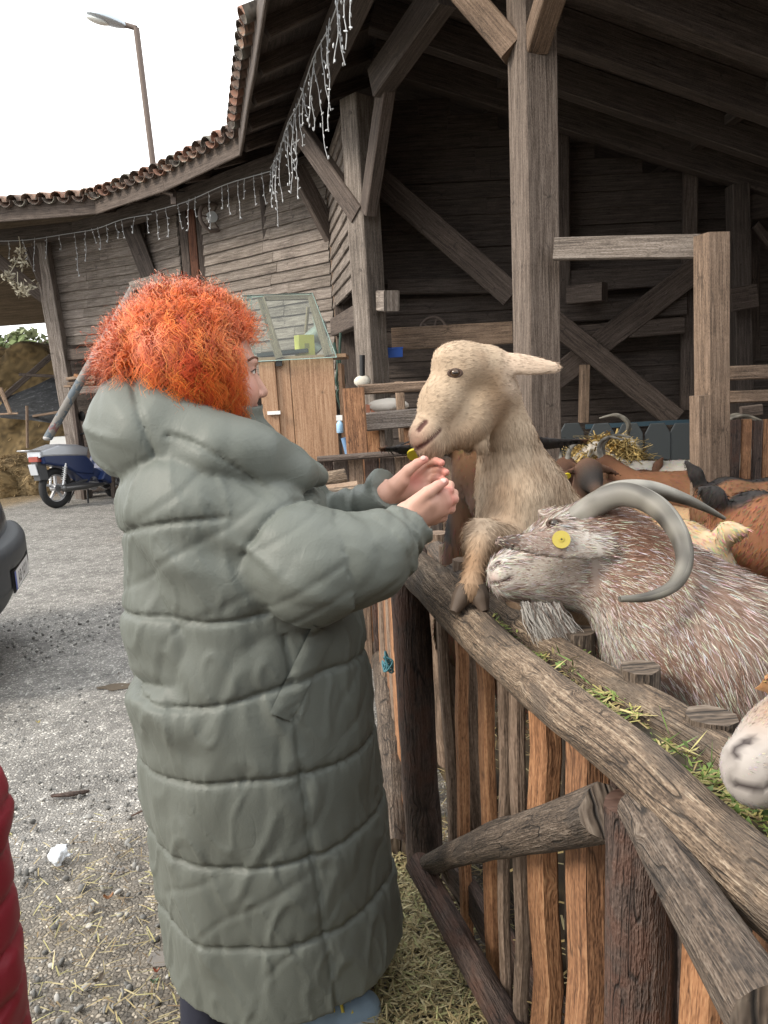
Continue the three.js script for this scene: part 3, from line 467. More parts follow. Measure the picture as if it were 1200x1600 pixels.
// --- hay ---
function strawBlades(n, seed, place, { len = .14, w = .0035, cols = [[.42, .31, .13], [.5, .4, .2], [.3, .21, .09], [.36, .3, .16]] } = {}) {
  const r = rng(seed), pos = [], idx = [], cc = [];
  for (let i = 0; i < n; i++) { const [p, tilt, nrm] = place(r), a = r() * 6.28, l = len * (.4 + r()), d = V(Math.cos(a), (r() - .5) * tilt, Math.sin(a)).normalize(), s = V(-d.z, (r() - .5) * .5, d.x).normalize().multiplyScalar(w * (.5 + r())), k = pos.length / 3, bow = (r() - .3) * l * .18 * tilt, c = pick(cols, r), t = .7 + .6 * r();
    for (const [q, f, y] of [[-.5, 1, 0], [0, 1, bow], [.5, .6, 0]]) for (const e of [-1, 1]) { pos.push(p.x + d.x * l * q + s.x * e * f, p.y + d.y * l * q + y + s.y * e * f, p.z + d.z * l * q + s.z * e * f); cc.push(c[0] * t, c[1] * t, c[2] * t); }
    idx.push(k, k + 1, k + 2, k + 1, k + 3, k + 2, k + 2, k + 3, k + 4, k + 3, k + 5, k + 4); }
  return geoFrom(pos, idx, null, cc);
}
const strawM = vcol(.85, { side: THREE.DoubleSide });
function heap(name, label, cat, c, rx, ry, rz, seed, nb, colr, group, o = {}) {
  const T = thing(name, label, cat, group, V(c.x, c.y, c.z));
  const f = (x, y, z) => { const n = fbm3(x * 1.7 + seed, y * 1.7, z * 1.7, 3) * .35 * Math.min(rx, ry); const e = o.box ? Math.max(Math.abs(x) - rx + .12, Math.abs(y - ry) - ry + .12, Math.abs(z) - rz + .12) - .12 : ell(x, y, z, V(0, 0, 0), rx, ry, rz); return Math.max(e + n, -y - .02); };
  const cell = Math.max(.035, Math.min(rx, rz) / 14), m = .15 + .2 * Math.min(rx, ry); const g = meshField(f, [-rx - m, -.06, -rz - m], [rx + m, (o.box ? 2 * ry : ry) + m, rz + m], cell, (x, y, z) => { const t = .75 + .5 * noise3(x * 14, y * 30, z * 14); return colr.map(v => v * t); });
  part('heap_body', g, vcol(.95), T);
  const p = g.attributes.position, nn = g.attributes.normal; stuffPart('loose_straw', strawBlades(nb, seed, r => { const i = Math.floor(r() * p.count); return [V(p.getX(i) + nn.getX(i) * .012 + (r() - .5) * cell, p.getY(i) + nn.getY(i) * .012, p.getZ(i) + nn.getZ(i) * .012 + (r() - .5) * cell), 1.1]; }, { len: o.len || .2, w: o.w || .006, cols: [colr.map(v => v * 1.1), colr.map(v => v * .7), colr.map(v => v * 1.4)] }), strawM, T); return T;
}
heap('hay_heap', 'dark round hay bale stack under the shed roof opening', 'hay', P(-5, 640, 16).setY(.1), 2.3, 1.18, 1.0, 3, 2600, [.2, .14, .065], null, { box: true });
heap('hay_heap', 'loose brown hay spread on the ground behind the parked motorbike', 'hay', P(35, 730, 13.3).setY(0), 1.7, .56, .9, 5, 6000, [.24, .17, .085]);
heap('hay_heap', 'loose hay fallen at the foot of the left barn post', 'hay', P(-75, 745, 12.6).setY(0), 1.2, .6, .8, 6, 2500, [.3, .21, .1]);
{ // dark sheet panel with frame leaning in the hay store
  const o = thing('sheet_panel', 'dark grey sheet panel in a timber frame leaning over the hay', 'panel', null, P(60, 640, 12.9));
  const at = (x, y, d) => P(x, y, d).sub(o.position); const q = [at(8, 622, 12.7), at(100, 582, 13.2), at(110, 664, 12.6), at(-14, 652, 12.3)];
  const pos = [], idx = [], uv = []; for (let j = 0; j <= 8; j++) for (let i = 0; i <= 8; i++) { const p = q[0].clone().lerp(q[1], i / 8).lerp(q[3].clone().lerp(q[2], i / 8), j / 8); p.z += .03 * fbm3(i * .6, j * .6, 2, 2); p.y += .03 * fbm3(i * .5, j * .5, 8, 2); pos.push(p.x, p.y, p.z); uv.push(i / 4, j / 4); if (i < 8 && j < 8) { const a = j * 9 + i; idx.push(a, a + 9, a + 1, a + 1, a + 9, a + 10); } }
  part('sheet', geoFrom(pos, idx, uv), new THREE.MeshStandardMaterial({ side: THREE.DoubleSide, roughness: .6, map: makeTex(256, 256, (u, v) => { const n = pn2(u * 5, v * 12, 5, 12, 3) * .5 + pn2(u * 20, v * 40, 20, 40, 5) * .5; const t = .05 + .03 * n + (n > .45 ? .06 : 0); return [t, t * 1.02, t * 1.06]; }) }), o);
  timber('frame_bar', o, P(0, 626, 12.6), P(80, 556, 13.2), .05, .09, WM.brown[0]); timber('frame_bar', o, P(-20, 648, 12.2), P(28, 646, 12.2), .03, .03, WM.pale[0]); timber('frame_bar', o, P(0, 606, 12.2), P(16, 646, 12.2), .04, .06, WM.pale[0]); timber('frame_bar', o, P(30, 585, 12.9), P(86, 588, 12.9), .04, .05, WM.brown[0]); timber('frame_bar', o, P(52, 650, 12.5), P(98, 643, 12.3), .04, .04, WM.pale[1]);
  single('stake', tubeGeo([P(42, 634, 12), P(43, 700, 12)], .022, 7), WM.pale[1], 'thin pale wooden stake standing in the hay', 'stake');
}
{ // shelf of planks below the left wall
  const o = thing('plank_shelf', 'shelf of short sawn planks below the left wall behind the motorbike', 'shelf', null, P(150, 620, 11.5).setY(0));
  timber('shelf_board', o, P(112, 604, 11.6), P(158, 600, 11.5), .4, .03, WM.pale[0]); for (const [x0, y0, x1, y1, m] of [[106, 592, 125, 590, WM.pale[0]], [126, 596, 150, 588, WM.pale[1]], [108, 600, 150, 597, WM.pale[1]], [118, 586, 128, 590, WM.fresh[0]]]) timber('stored_plank', o, P(x0, y0, 11.35), P(x1, y1, 11.35), .14, .045, m);
  timber('shelf_rail', o, P(112, 610, 11.3), P(160, 608, 11.3), .05, .1, WM.grey[0]);
  for (const [x, h] of [[112, 1.55], [160, 1.6]]) { const b = P(x, 604, 11.55); timber('leg', o, V(b.x, 0, b.z), V(b.x, h, b.z), .06, .06, WM.brown[0]); }
  part('back_panel', bx(3.2, 2.6, .04, .93, 1.35, -.7), WM.dark[0], o);
}
{ // boom pole leaning at the wall
  const a = P(75, 684, 10.2), b = P(212, 446, 10.1), c = P(256, 434, 10.0); const o = thing('boom_pole', 'long worn grey barrier pole with blue paint and short cross arm', 'pole', null, a), at = v => v.clone().sub(a);
  const tex = makeTex(512, 64, (u, v) => { const n = pn2(u * 40, v * 6, 40, 6, 7), m = pn2(u * 90, v * 20, 90, 20, 8); const base = mix3([.13, .12, .108], [.26, .245, .23], .5 + .5 * n); const bl = (u < .38 && n + .4 * m > -.05) ? .75 : 0; const rd = (u > .05 && u < .1 && m > .1) ? .7 : 0; return mix3(mix3(base, [.05, .085, .115], bl), [.2, .06, .055], rd); });
  const pg = tubeGeo([at(a), at(b)], .058, 12, 10); part('pole', pg, new THREE.MeshStandardMaterial({ map: tex, roughness: .7 }), o);
  part('end_cap', new THREE.SphereGeometry(.064, 12, 8).scale(1, .6, 1), M([.35, .34, .33], .6), o); timber('cross_arm', o, b.clone().add(V(-.05, -.02, 0)), c, .1, .12, WM.grey[0]);
}
{ // motorbike: local x forward
  const rw = G(90, 794), yaw = 1.17, fw = rw.clone().add(V(Math.cos(yaw), 0, -Math.sin(yaw)).multiplyScalar(1.22)), o = thing('motorbike', 'dark blue underbone motorbike with foil covered seat parked by the hay', 'motorbike', null, rw); o.rotation.y = yaw; o.rotation.x = -.06;
  const blue = M([.018, .035, .11], .35), tyre = M([.02, .02, .021], .85), alu = M([.45, .45, .46], .35, { metalness: .8 }), grey = M([.06, .062, .066], .55), WB = rw.distanceTo(fw);
  const wheel = x => { const w = sub('wheel', o); w.position.set(x, .285, 0); const ty = part('tyre', new THREE.TorusGeometry(.235, .05, 10, 32), tyre, w); part('rim', new THREE.TorusGeometry(.19, .018, 8, 32), alu, w); for (let i = 0; i < 5; i++) part('spoke', bx(.17, .03, .03, .1, 0, 0).rotateZ(i * 1.2566 + .3), alu, w); part('hub', new THREE.CylinderGeometry(.06, .06, .1, 16).rotateX(Math.PI / 2), alu, w); };
  wheel(0); wheel(WB);
  const shape = (pts, t, b = .02) => { const s = new THREE.Shape(); pts.forEach((p, i) => i ? s.lineTo(p[0], p[1]) : s.moveTo(p[0], p[1])); const g = new THREE.ExtrudeGeometry(s, { depth: t, bevelEnabled: true, bevelThickness: b, bevelSize: b, bevelSegments: 3 }); return g.translate(0, 0, -t / 2); };
  part('tail_body', shape([[-.28, .76], [.5, .68], [.62, .56], [.6, .46], [.3, .5], [.1, .6], [-.25, .66]], .2, .03), blue, o);
  part('rear_mudguard', shape([[-.33, .66], [-.2, .68], [-.17, .42], [-.3, .42]], .1, .01), grey, o);
  part('under_body', shape([[.25, .5], [.7, .5], [.85, .42], [.8, .3], [.5, .34]], .18, .02), blue, o);
  part('leg_shield', shape([[.74, .36], [.9, .3], [1.06, .62], [1.1, .92], [.98, .94], [.94, .7], [.84, .5]], .34, .03), blue, o);
  const seat = part('seat', shape([[-.3, .79], [.0, .86], [.36, .84], [.52, .8], [.5, .74], [0, .75], [-.3, .755]], .2, .035), M([.5, .52, .56], .25, { metalness: .5 }), o, 'seat wrapped in crinkled silver foil cover');
  part('luggage_rack', mergeGeometries([tubeGeo([V(-.2, .8, .1), V(-.5, .82, .1), V(-.5, .82, -.1), V(-.2, .8, -.1)], .012, 5, 16), tubeGeo([V(-.35, .81, .1), V(-.35, .81, -.1)], .01, 5)]), alu, o);
  part('tail_light', bx(.1, .07, .16, -.3, .7, 0), M([.3, .05, .03], .3), o); part('number_plate', bx(.012, .15, .13).rotateZ(.25).translate(-.36, .56, 0), M([.45, .47, .5], .5), o);
  for (const z of [-.12, .12]) { const s = part('shock_absorber', tubeGeo([V(.02, .32, z), V(.1, .62, z)], .018, 8), chrome, o); const cg = []; for (let i = 0; i < 7; i++) cg.push(new THREE.TorusGeometry(.028, .006, 5, 12).rotateX(Math.PI / 2).translate(.04 + i * .007, .4 + i * .028, z)); part('spring', mergeGeometries(cg), whiteP, s); part('swing_arm', tubeGeo([V(0, .285, z * .8), V(.5, .36, z * .8)], .022, 6), grey, o); }
  part('exhaust', latheY([[.0, 0], [.035, .0], [.055, .04], [.05, .45], [.03, .6], [.02, .8], [0, .8]], 14).rotateZ(-Math.PI / 2).translate(-.05, .28, .17), M([.13, .13, .13], .35, { metalness: .7 }), o);
  part('engine', mergeGeometries([new THREE.CylinderGeometry(.1, .1, .22, 18).rotateX(Math.PI / 2).translate(.62, .3, 0), bx(.3, .14, .2, .76, .33, 0), new THREE.CylinderGeometry(.06, .06, .26, 14).rotateX(Math.PI / 2).translate(.86, .33, 0)].map(g => g.toNonIndexed())), alu, o);
  part('exhaust_pipe', tubeGeo([V(.9, .33, .06), V(.95, .25, .12), V(.8, .2, .16), V(.65, .27, .17)], .016, 7), chrome, o);
  for (const z of [-.09, .09]) part('fork', tubeGeo([V(WB, .285, z), V(WB - .2, .8, z * .7)], .022, 7), grey, o);
  part('front_mudguard', new THREE.TorusGeometry(.3, .055, 8, 16, 2.4).rotateZ(.2).scale(1, 1, 1.2).translate(WB, .285, 0), blue, o);
  part('steering_head', shape([[.98, .9], [1.12, .86], [1.14, 1.0], [1.02, 1.06]], .12, .03), black, o); part('handlebar_cover', new THREE.SphereGeometry(.5, 16, 10).scale(.26, .13, .62).rotateZ(.3).translate(1.0, 1.04, 0), black, o);
  part('handlebar', tubeGeo([V(.82, 1.0, .36), V(.92, 1.05, .2), V(1.02, 1.06, 0), V(.92, 1.05, -.2), V(.82, 1.0, -.36)], .017, 7), black, o);
  for (const z of [-.36, .36]) part('grip', tubeGeo([V(.79, .99, z * 1.18), V(.86, 1.015, z * .85)], .024, 8), black, o);
  for (const z of [-.26, .26]) { const m = part('mirror', new THREE.SphereGeometry(.075, 14, 10).scale(.3, 1, .85).translate(.92, 1.3, z * 1.15), z > 0 ? M([.8, .82, .85], .12, { metalness: .9 }) : black, o); part('mirror_stem', tubeGeo([V(.95, 1.07, z * .8), V(.93, 1.2, z * 1.1)], .008, 5), black, m); }
  part('headlight', new THREE.SphereGeometry(.08, 12, 8).scale(.7, 1, 1).translate(1.14, .98, 0), M([.7, .72, .72], .15), o); part('centre_stand', tubeGeo([V(.5, .3, .1), V(.42, .02, .16)], .014, 5), black, o); part('side_stand', tubeGeo([V(.5, .3, -.1), V(.4, .0, -.22)], .014, 5), black, o);
}
{ // white bucket on a stand behind the motorbike
  const c = P(124, 664, 12.4), o = thing('white_bucket', 'white plastic bucket on a crate behind the motorbike handlebar', 'bucket', null, V(c.x, 0, c.z));
  part('bucket', latheY([[0, .0], [.14, 0], [.17, .3], [.18, .3], [.18, .33], [.165, .33], [.13, .02], [0, .02]], 22).translate(0, c.y - .15, 0), whiteP, o); timber('crate', o, V(c.x, .0, c.z), V(c.x, c.y - .16, c.z), .32, .32, WM.brown[0]);
  const d = P(104, 704, 12.6), q = thing('white_canister', 'white plastic canister standing behind the motorbike seat', 'canister', null, V(d.x, 0, d.z)); const g = new THREE.BoxGeometry(.42, .5, .28, 4, 4, 4), p = g.attributes.position; for (let i = 0; i < p.count; i++) { const y = p.getY(i); const k = y > .2 ? .8 : 1; p.setX(i, p.getX(i) * k); } g.computeVertexNormals(); part('body', g.translate(0, d.y - .02, 0), whiteP, q); part('cap', new THREE.CylinderGeometry(.05, .05, .07, 12).translate(.1, d.y + .26, 0), M([.1, .2, .5], .5), q); timber('crate', q, V(d.x, 0, d.z), V(d.x, d.y - .28, d.z), .45, .3, WM.brown[0]);
}
{ // parked car: local +x is the rear end
  const o = thing('parked_car', 'dark grey car at the left edge showing its rear bumper and number plate', 'car', null, P(27, 866, 4.4).setY(0)); o.rotation.y = .3; // rear faces the yard
  const dk = new THREE.MeshPhysicalMaterial({ color: new THREE.Color().setRGB(.028, .033, .04), roughness: .35, metalness: .5, clearcoat: .8, clearcoatRoughness: .12 }), plas = M([.045, .05, .056], .5);
  const rb = (x, y, z, cx, cy, cz, hx, hy, hz, r) => { const a = Math.abs(x - cx) - hx + r, b = Math.abs(y - cy) - hy + r, c = Math.abs(z - cz) - hz + r; return Math.hypot(Math.max(a, 0), Math.max(b, 0), Math.max(c, 0)) + Math.min(Math.max(a, b, c), 0) - r; };
  const body = (x, y, z) => { const bow = .13 * z * z; const xx = x + bow * 1.0; const tg = xx - (-.08 - .22 * sstep(.7, 1.5, y)); const low = rb(xx, y, z, -2.05, .62, 0, 1.98, .36, .82, .16), cab = rb(xx + (y - 1) * .25, y, z, -1.9, 1.05, 0, 1.6, .42, .7, .2); const arch = Math.min(Math.hypot(x + .72, y - .3), Math.hypot(x + 3.3, y - .3)) - .36; return Math.max(smin(low, cab, .12), tg, -(arch + (Math.abs(z) > .55 ? 0 : 1))); };
  part('body', meshField(body, [-4.3, .15, -.95], [.1, 1.65, .95], .035), dk, o);
  const bumper = (x, y, z) => { const xx = x + .2 * z * z; let d = rb(xx, y, z, -.14, .62 - .02, 0, .17, .13, .8, .055); d = smin(d, rb(xx + Math.max(0, .46 - y) * .55, y, z, -.2, .45, 0, .18, .17, .78, .07), .02); return Math.max(d, -rb(xx, y, z, .05, .52, 0, .04, .085, .34, .015)); };
  part('rear_bumper', meshField(bumper, [-.6, .2, -.9], [.12, .85, .9], .015), plas, o);
  { const cv = document.createElement('canvas'); cv.width = 512; cv.height = 110; const c = cv.getContext('2d'); c.fillStyle = '#e8e9ea'; c.fillRect(0, 0, 512, 110); c.fillStyle = '#1d49b0'; c.fillRect(0, 0, 52, 110); c.fillStyle = '#15161a'; c.font = 'bold 92px sans-serif'; c.textAlign = 'center'; c.textBaseline = 'middle'; c.fillText('AB·1411', 285, 60); c.strokeStyle = '#222'; c.lineWidth = 4; c.strokeRect(2, 2, 508, 106); const t = new THREE.CanvasTexture(cv); t.colorSpace = THREE.SRGBColorSpace; const pl = part('number_plate', new THREE.PlaneGeometry(.52, .112), new THREE.MeshStandardMaterial({ map: t, roughness: .4 }), o); pl.rotation.y = Math.PI / 2; pl.position.set(.014, .525, 0); const bk = part('plate_holder', bx(.01, .125, .54, .004, .525, 0), black, o); }
  const tl = M([.25, .01, .012], .2); for (const s of [-1, 1]) part('tail_light', new THREE.SphereGeometry(.5, 16, 12).scale(.09, .36, .2).translate(-.3, 1.0, s * .66), tl, o);
  part('badge', new THREE.TorusGeometry(.05, .012, 6, 20).rotateY(Math.PI / 2).translate(-.08, .95, 0), chrome, o); part('rear_window', bx(.02, .34, 1.05).rotateZ(.32).translate(-.3, 1.26, 0), M([.01, .012, .014], .08), o);
  for (const x of [-.72, -3.3]) for (const s of [-1, 1]) { const w = part('wheel', new THREE.TorusGeometry(.24, .085, 10, 28).translate(x, .31, s * .72), M([.018, .018, .019], .85), o); part('rim', new THREE.CylinderGeometry(.19, .19, .1, 20).rotateX(Math.PI / 2).translate(x, .31, s * .74), alu2, w); }
}
// ---------- show case, gate and feed barrier ----------
{
  const D = 4.55, o = thing('glass_show_case', 'sloped glass feed case with pale battens on a varnished plank stand', 'display case', null, P(470, 640, D).setY(0)), org = o.position;
  const at = (x, y, d) => P(x, y, d).sub(org);
  const cab = sub('stand', o, 'varnished pine plank stand');
  const plank = (x0, x1, yt, yb, d, m = WM.pine[0]) => { const a = P((x0 + x1) / 2, yt, d), w = P(x1, yt, d).x - P(x0, yt, d).x; timber('stand_plank', cab, V(a.x + .015, .12, d * -1), V(a.x, a.y, -d), .03, w * .985, m, { up: V(1, 0, 0), bev: .003, jit: 0 }); };
  plank(404, 430, 566, 0, D - .02); plank(430, 452, 562, 0, D); plank(452, 521, 558, 0, D);
  // side and back of the stand
  const sidep = P(521, 560, D); part('side_panel', bx(.02, 1.5, .42).translate(sidep.x - org.x + .03, .88, -D - org.z - .25), WM.pine[0], cab); part('stand_top', bx(.58, .02, .45).translate(P(462, 562, D).x - org.x, P(462, 562, D).y + .012, -D - org.z - .22), WM.pine[0], cab);
  timber('ledge', o, P(500, 735, 4.3), P(582, 722, 4.3), .16, .07, WM.brown[0]);
  part('latch', bx(.075, .02, .015).translate(...at(428, 645, D - .05).toArray()), whiteP, o);
  part('bracket', bx(.035, .03, .03).translate(...at(436, 568, D - .04).toArray()), black, o);
  const glass = new THREE.MeshPhysicalMaterial({ color: 0xe6f4ee, transmission: 1, thickness: 0, roughness: .02, ior: 1.5 }), edge = M([.3, .42, .38], .15);
  const pane = (name, q) => { // thin slab with greenish edges
    const n = q[1].clone().sub(q[0]).cross(q[3].clone().sub(q[0])).normalize().multiplyScalar(.003); const pos = q.flatMap(p => p.toArray()); const m = part(name, geoFrom(pos, [0, 1, 2, 0, 2, 3]), glass, o);
    for (let i = 0; i < 4; i++) { const a = q[i], b = q[(i + 1) % 4]; const e = part('pane_edge', timberGeo(a.distanceTo(b), .0045, .0045, i, { bev: .001, jit: 0, seg: 1 }), edge, m); aim(e, a, b); } };
  const FB = [at(397, 565, D - .06), at(526, 558, D - .06)], FT = [at(378, 462, D + .12), at(488, 458, D + .12)], BB = [at(398, 560, D + .42), at(520, 552, D + .42)], BT = [at(392, 464, D + .4), at(484, 460, D + .4)];
  pane('front_pane', [FB[0], FB[1], FT[1], FT[0]]); pane('side_pane', [FB[1], BB[1], BT[1], FT[1]]); pane('side_pane', [FB[0], BB[0], BT[0], FT[0]]); pane('top_pane', [FT[0], FT[1], BT[1], BT[0]]);
  const W = p => p.clone().add(org);
  for (const [a, b] of [[[436, 560, D - .035], [407, 466, D + .145]], [[513, 556, D - .035], [486, 463, D + .145]]]) { const bt = timber('batten', o, P(...a), P(...b), .012, .045, WM.pale[1], { up: V(1, 0, 0), bev: .002 }); for (const t of [.15, .5, .85]) { const s = part('screw', new THREE.SphereGeometry(.007, 8, 6).translate(bt.geometry.boundingBox ? 0 : 0, 0, 0), chrome, bt); s.position.set(P(...a).distanceTo(P(...b)) * t, 0, .012); } }
  timber('batten', o, P(412, 466, D + .16), P(486, 464, D + .16), .02, .03, WM.pale[1]); timber('back_batten', o, P(474, 556, D + .3), P(482, 480, D + .34), .015, .02, WM.pale[0]);
  const yb = single('yellow_box', bx(.1, .13, .07), M([.55, .46, .1], .6), 'small yellow carton standing inside the glass case', 'carton'); yb.position.copy(P(476, 541, D + .2)); yb.rotation.y = .5; part('printed_mark', bx(.03, .03, .002, -.0, .0, .036), M([.3, .25, .08], .7), yb);
  const duct = thing('feed_scoop', 'grey curved metal scoop lying behind the carton in the case', 'scoop', null, P(494, 520, D + .3)); part('scoop_body', logGeo([[V(0, .1, 0), .02], [V(.03, .02, 0), .05], [V(-.05, -.06, .0), .05], [V(0, -.12, 0), .06]], 4, { ns: 10, per: .03, lump: .02 }), M([.3, .29, .26], .5, { metalness: .4 }), duct); part('scoop_handle', tubeGeo([V(0, .1, 0), V(.02, .16, .0)], .01, 6), M([.2, .2, .19], .5), duct);
  single('dark_tray', bx(.3, .02, .2).rotateZ(.05).translate(...P(444, 552, D + .2).toArray()), M([.03, .03, .03], .6), 'flat dark tray on the floor of the glass case', 'tray');
}
{ // spray bottle and blue handle beside the stand
  const s = thing('spray_bottle', 'small white and blue spray bottle hung beside the plank stand', 'bottle', null, P(531, 668, 4.45)); part('bottle', latheY([[0, -.03], [.02, -.03], [.02, .02], [.008, .04], [0, .04]], 12), M([.35, .55, .75], .3), s); part('trigger_head', bx(.035, .03, .018, 0, .055, 0), whiteP, s);
  single('broomstick', tubeGeo([P(537, 684, 4.3), P(547, 722, 4.3)], .016, 8), M([.16, .28, .45], .5), 'pale blue tool handle leaning by the gate post', 'tool handle');
  const b = thing('hand_brush', 'black handled brush with white bristles hung on the barn post', 'brush', null, P(566, 590, 6.4)); part('handle', tubeGeo([V(0, .0, 0), V(.01, .18, 0)], .022, 8), black, b); part('bristles', new THREE.SphereGeometry(.07, 12, 8).scale(1, .7, .6).translate(0, -.03, 0), M([.6, .56, .48], .9), b);
  const hose = thing('green_strap', 'dark green strap tangled on the barn corner post', 'strap', null, P(530, 560, 5.2)); const at = (x, y) => P(x, y, 5.2).sub(hose.position); part('strap', mergeGeometries([tubeGeo([at(522, 535), at(528, 570), at(526, 600), at(536, 612), at(528, 596)], .01, 5, 24), tubeGeo([at(532, 520), at(531, 565), at(538, 600), at(527, 612), at(533, 640)], .009, 5, 24)]), M([.03, .06, .045], .7), hose);
  const bc = thing('blue_crate', 'small bright blue crate on the pen shelf behind the rail', 'crate', null, P(617, 552, 6.8)); part('crate_body', bx(.13, .07, .12), M([.008, .08, .4], .5), bc); part('crate_rim', bx(.14, .015, .13, 0, .04, 0), M([.008, .08, .4], .5), bc);
  const wheel = thing('iron_pulley', 'small grey spoked wheel standing on the dark shelf in the pen', 'pulley', null, P(677, 516, 7.3)); part('rim', new THREE.TorusGeometry(.12, .012, 8, 24), rust, wheel); for (let i = 0; i < 5; i++) part('spoke', bx(.12, .012, .012, .06, 0, 0).rotateZ(i * 1.2566), rust, wheel);
}
{ // gate beyond the woman
  const o = thing('plank_gate', 'plank gate with reddish post and grey rails behind the hands', 'gate', null, P(600, 700, 4.1).setY(0)); const t = (n, a, b, w, h, m, op) => timber(n, o, P(...a), P(...b), w, h, m, op);
  const pp = P(552, 606, 4.15); timber('gate_post', o, V(pp.x + .03, 0, pp.z), pp, .05, .115, WM.fresh[1], { up: V(1, 0, 0) });
  t('gate_rail', [560, 610, 4.2], [800, 594, 4.3], .04, .055, WM.pale[1]); t('gate_rail', [566, 660, 4.25], [720, 645, 4.35], .04, .1, WM.grey[0]);
  for (const [x, w, m] of [[582, .075, 0], [596, .03, 2], [640, .07, 1]]) { const q = P(x, 668, 4.32); timber('gate_board', o, V(q.x, .1, q.z), q, .025, w, WM.fresh[m % 3], { up: V(1, 0, 0) }); }
  t('gate_stile', [630, 690, 4.4], [623, 596, 4.4], .04, .05, WM.pale[0]); const wr = tubeGeo([P(545, 722, 3.95), P(590, 708, 4.0), P(640, 690, 4.05)], .004, 5); wr.translate(-o.position.x, -o.position.y, -o.position.z); part('wire', wr, black, o);
  // shelf things behind
  const br = thing('brick_stack', 'short row of red hollow bricks under a pale sack by the gate', 'bricks', null, P(590, 640, 4.9)); for (let i = 0; i < 7; i++) part('brick', bx(.025, .07, .1, -.06 + i * .03, 0, 0), M([.42, .17, .1], .85), br); timber('brick_shelf', br, P(570, 660, 4.9), P(640, 656, 4.9), .2, .04, WM.brown[0]);
  const sk = single('pale_sack', (() => { const f = (x, y, z) => ell(x, y, z, V(0, 0, 0), .13, .045, .09) + .018 * fbm3(x * 12, y * 12, z * 12, 3); return meshField(f, [-.17, -.08, -.13], [.17, .08, .13], .012); })(), M([.55, .5, .44], .8), 'crumpled pale sack lying on the red bricks', 'sack'); sk.position.copy(P(606, 634, 4.9));
}
{ // feed barrier with sheet metal plates at the back of the pen
  const o = thing('feed_barrier', 'grey metal feed barrier of tapered plates at the back of the pen', 'feed barrier', null, P(970, 700, 6.6).setY(0)); const pm = M([.075, .085, .09], .5, { metalness: .4 });
  const r = rng(2); for (const x of [893, 940, 984, 1027, 1064, 1112, 1150, 1190]) { const c = P(x, 690, 6.55).sub(o.position); const s = new THREE.Shape(); const w = .1, h = .15; [[-w, -h], [w, -h], [w, h * .45], [w * .55, h], [-w * .55, h], [-w, h * .45]].forEach((p, i) => i ? s.lineTo(...p) : s.moveTo(...p)); const g = new THREE.ExtrudeGeometry(s, { depth: .012, bevelEnabled: true, bevelThickness: .004, bevelSize: .006, bevelSegments: 2 }); const m = part('plate', g, pm, o); m.position.copy(c); m.rotation.set(0, (r() - .5) * .3, (r() - .5) * .08); }
  part('top_rail', tubeGeo([P(850, 740, 6.6).sub(o.position), P(1230, 722, 6.6).sub(o.position)], .022, 8), metalGrey, o); part('lower_rail', tubeGeo([P(850, 780, 6.6).sub(o.position), P(1230, 762, 6.6).sub(o.position)], .022, 8), metalGrey, o);
  part('blue_band', bx(1.1, .04, .02).translate(...P(1010, 662, 7.0).sub(o.position).toArray()), M([.04, .075, .1], .5), o);
  for (const x of [870, 1000, 1130, 1220]) { const c = P(x, 720, 6.62).sub(o.position); part('upright', tubeGeo([V(c.x, 0, c.z), V(c.x, c.y + .02, c.z)], .02, 6), metalGrey, o); }
}
heap('straw_pile', 'golden straw piled in the feed trough behind the goats', 'straw', P(948, 760, 5.6).setY(.62), .36, .36, .3, 11, 2600, [.4, .29, .11], null, { len: .22, w: .005 });
{ // pen post, rails and side pickets at the right
  const o = thing('pen_fence', 'rough sawn post with plank rail and pickets on the right of the pen', 'fence', null, P(1110, 700, 4.2).setY(0));
  const a = P(1112, 366, 4.2), b = P(1094, 618, 4.02); timber('post', o, V(a.x + .05, 0, a.z), a, .135, .13, WM.pale[1], { up: V(.25, 0, 1) }); timber('post', o, V(b.x + .03, 0, b.z), b, .085, .08, WM.pale[1], { up: V(.2, 0, 1) });
  timber('plank_rail', o, P(866, 389, 4.62), P(1092, 386, 4.32), .05, .125, WM.grey[1], { label: 'grey stained rail between the two posts' });
  timber('plank_rail', o, P(1135, 584, 4.4), P(1260, 578, 4.4), .04, .08, WM.pale[1]); timber('plank_rail', o, P(1135, 621, 4.45), P(1260, 616, 4.45), .04, .07, WM.pale[1]); timber('plank_rail', o, P(1158, 644, 4.8), P(1190, 640, 4.8), .04, .07, WM.brown[0]);
  const r = rng(8); for (let i = 0; i < 6; i++) { const p = P(1150 + i * 17, 654 + r() * 4, 4.35); timber('picket', o, V(p.x, 0.05, p.z), p, .022, .056, i % 2 ? WM.fresh[1] : WM.bark[0], { up: V(1, 0, 0) }); }
}
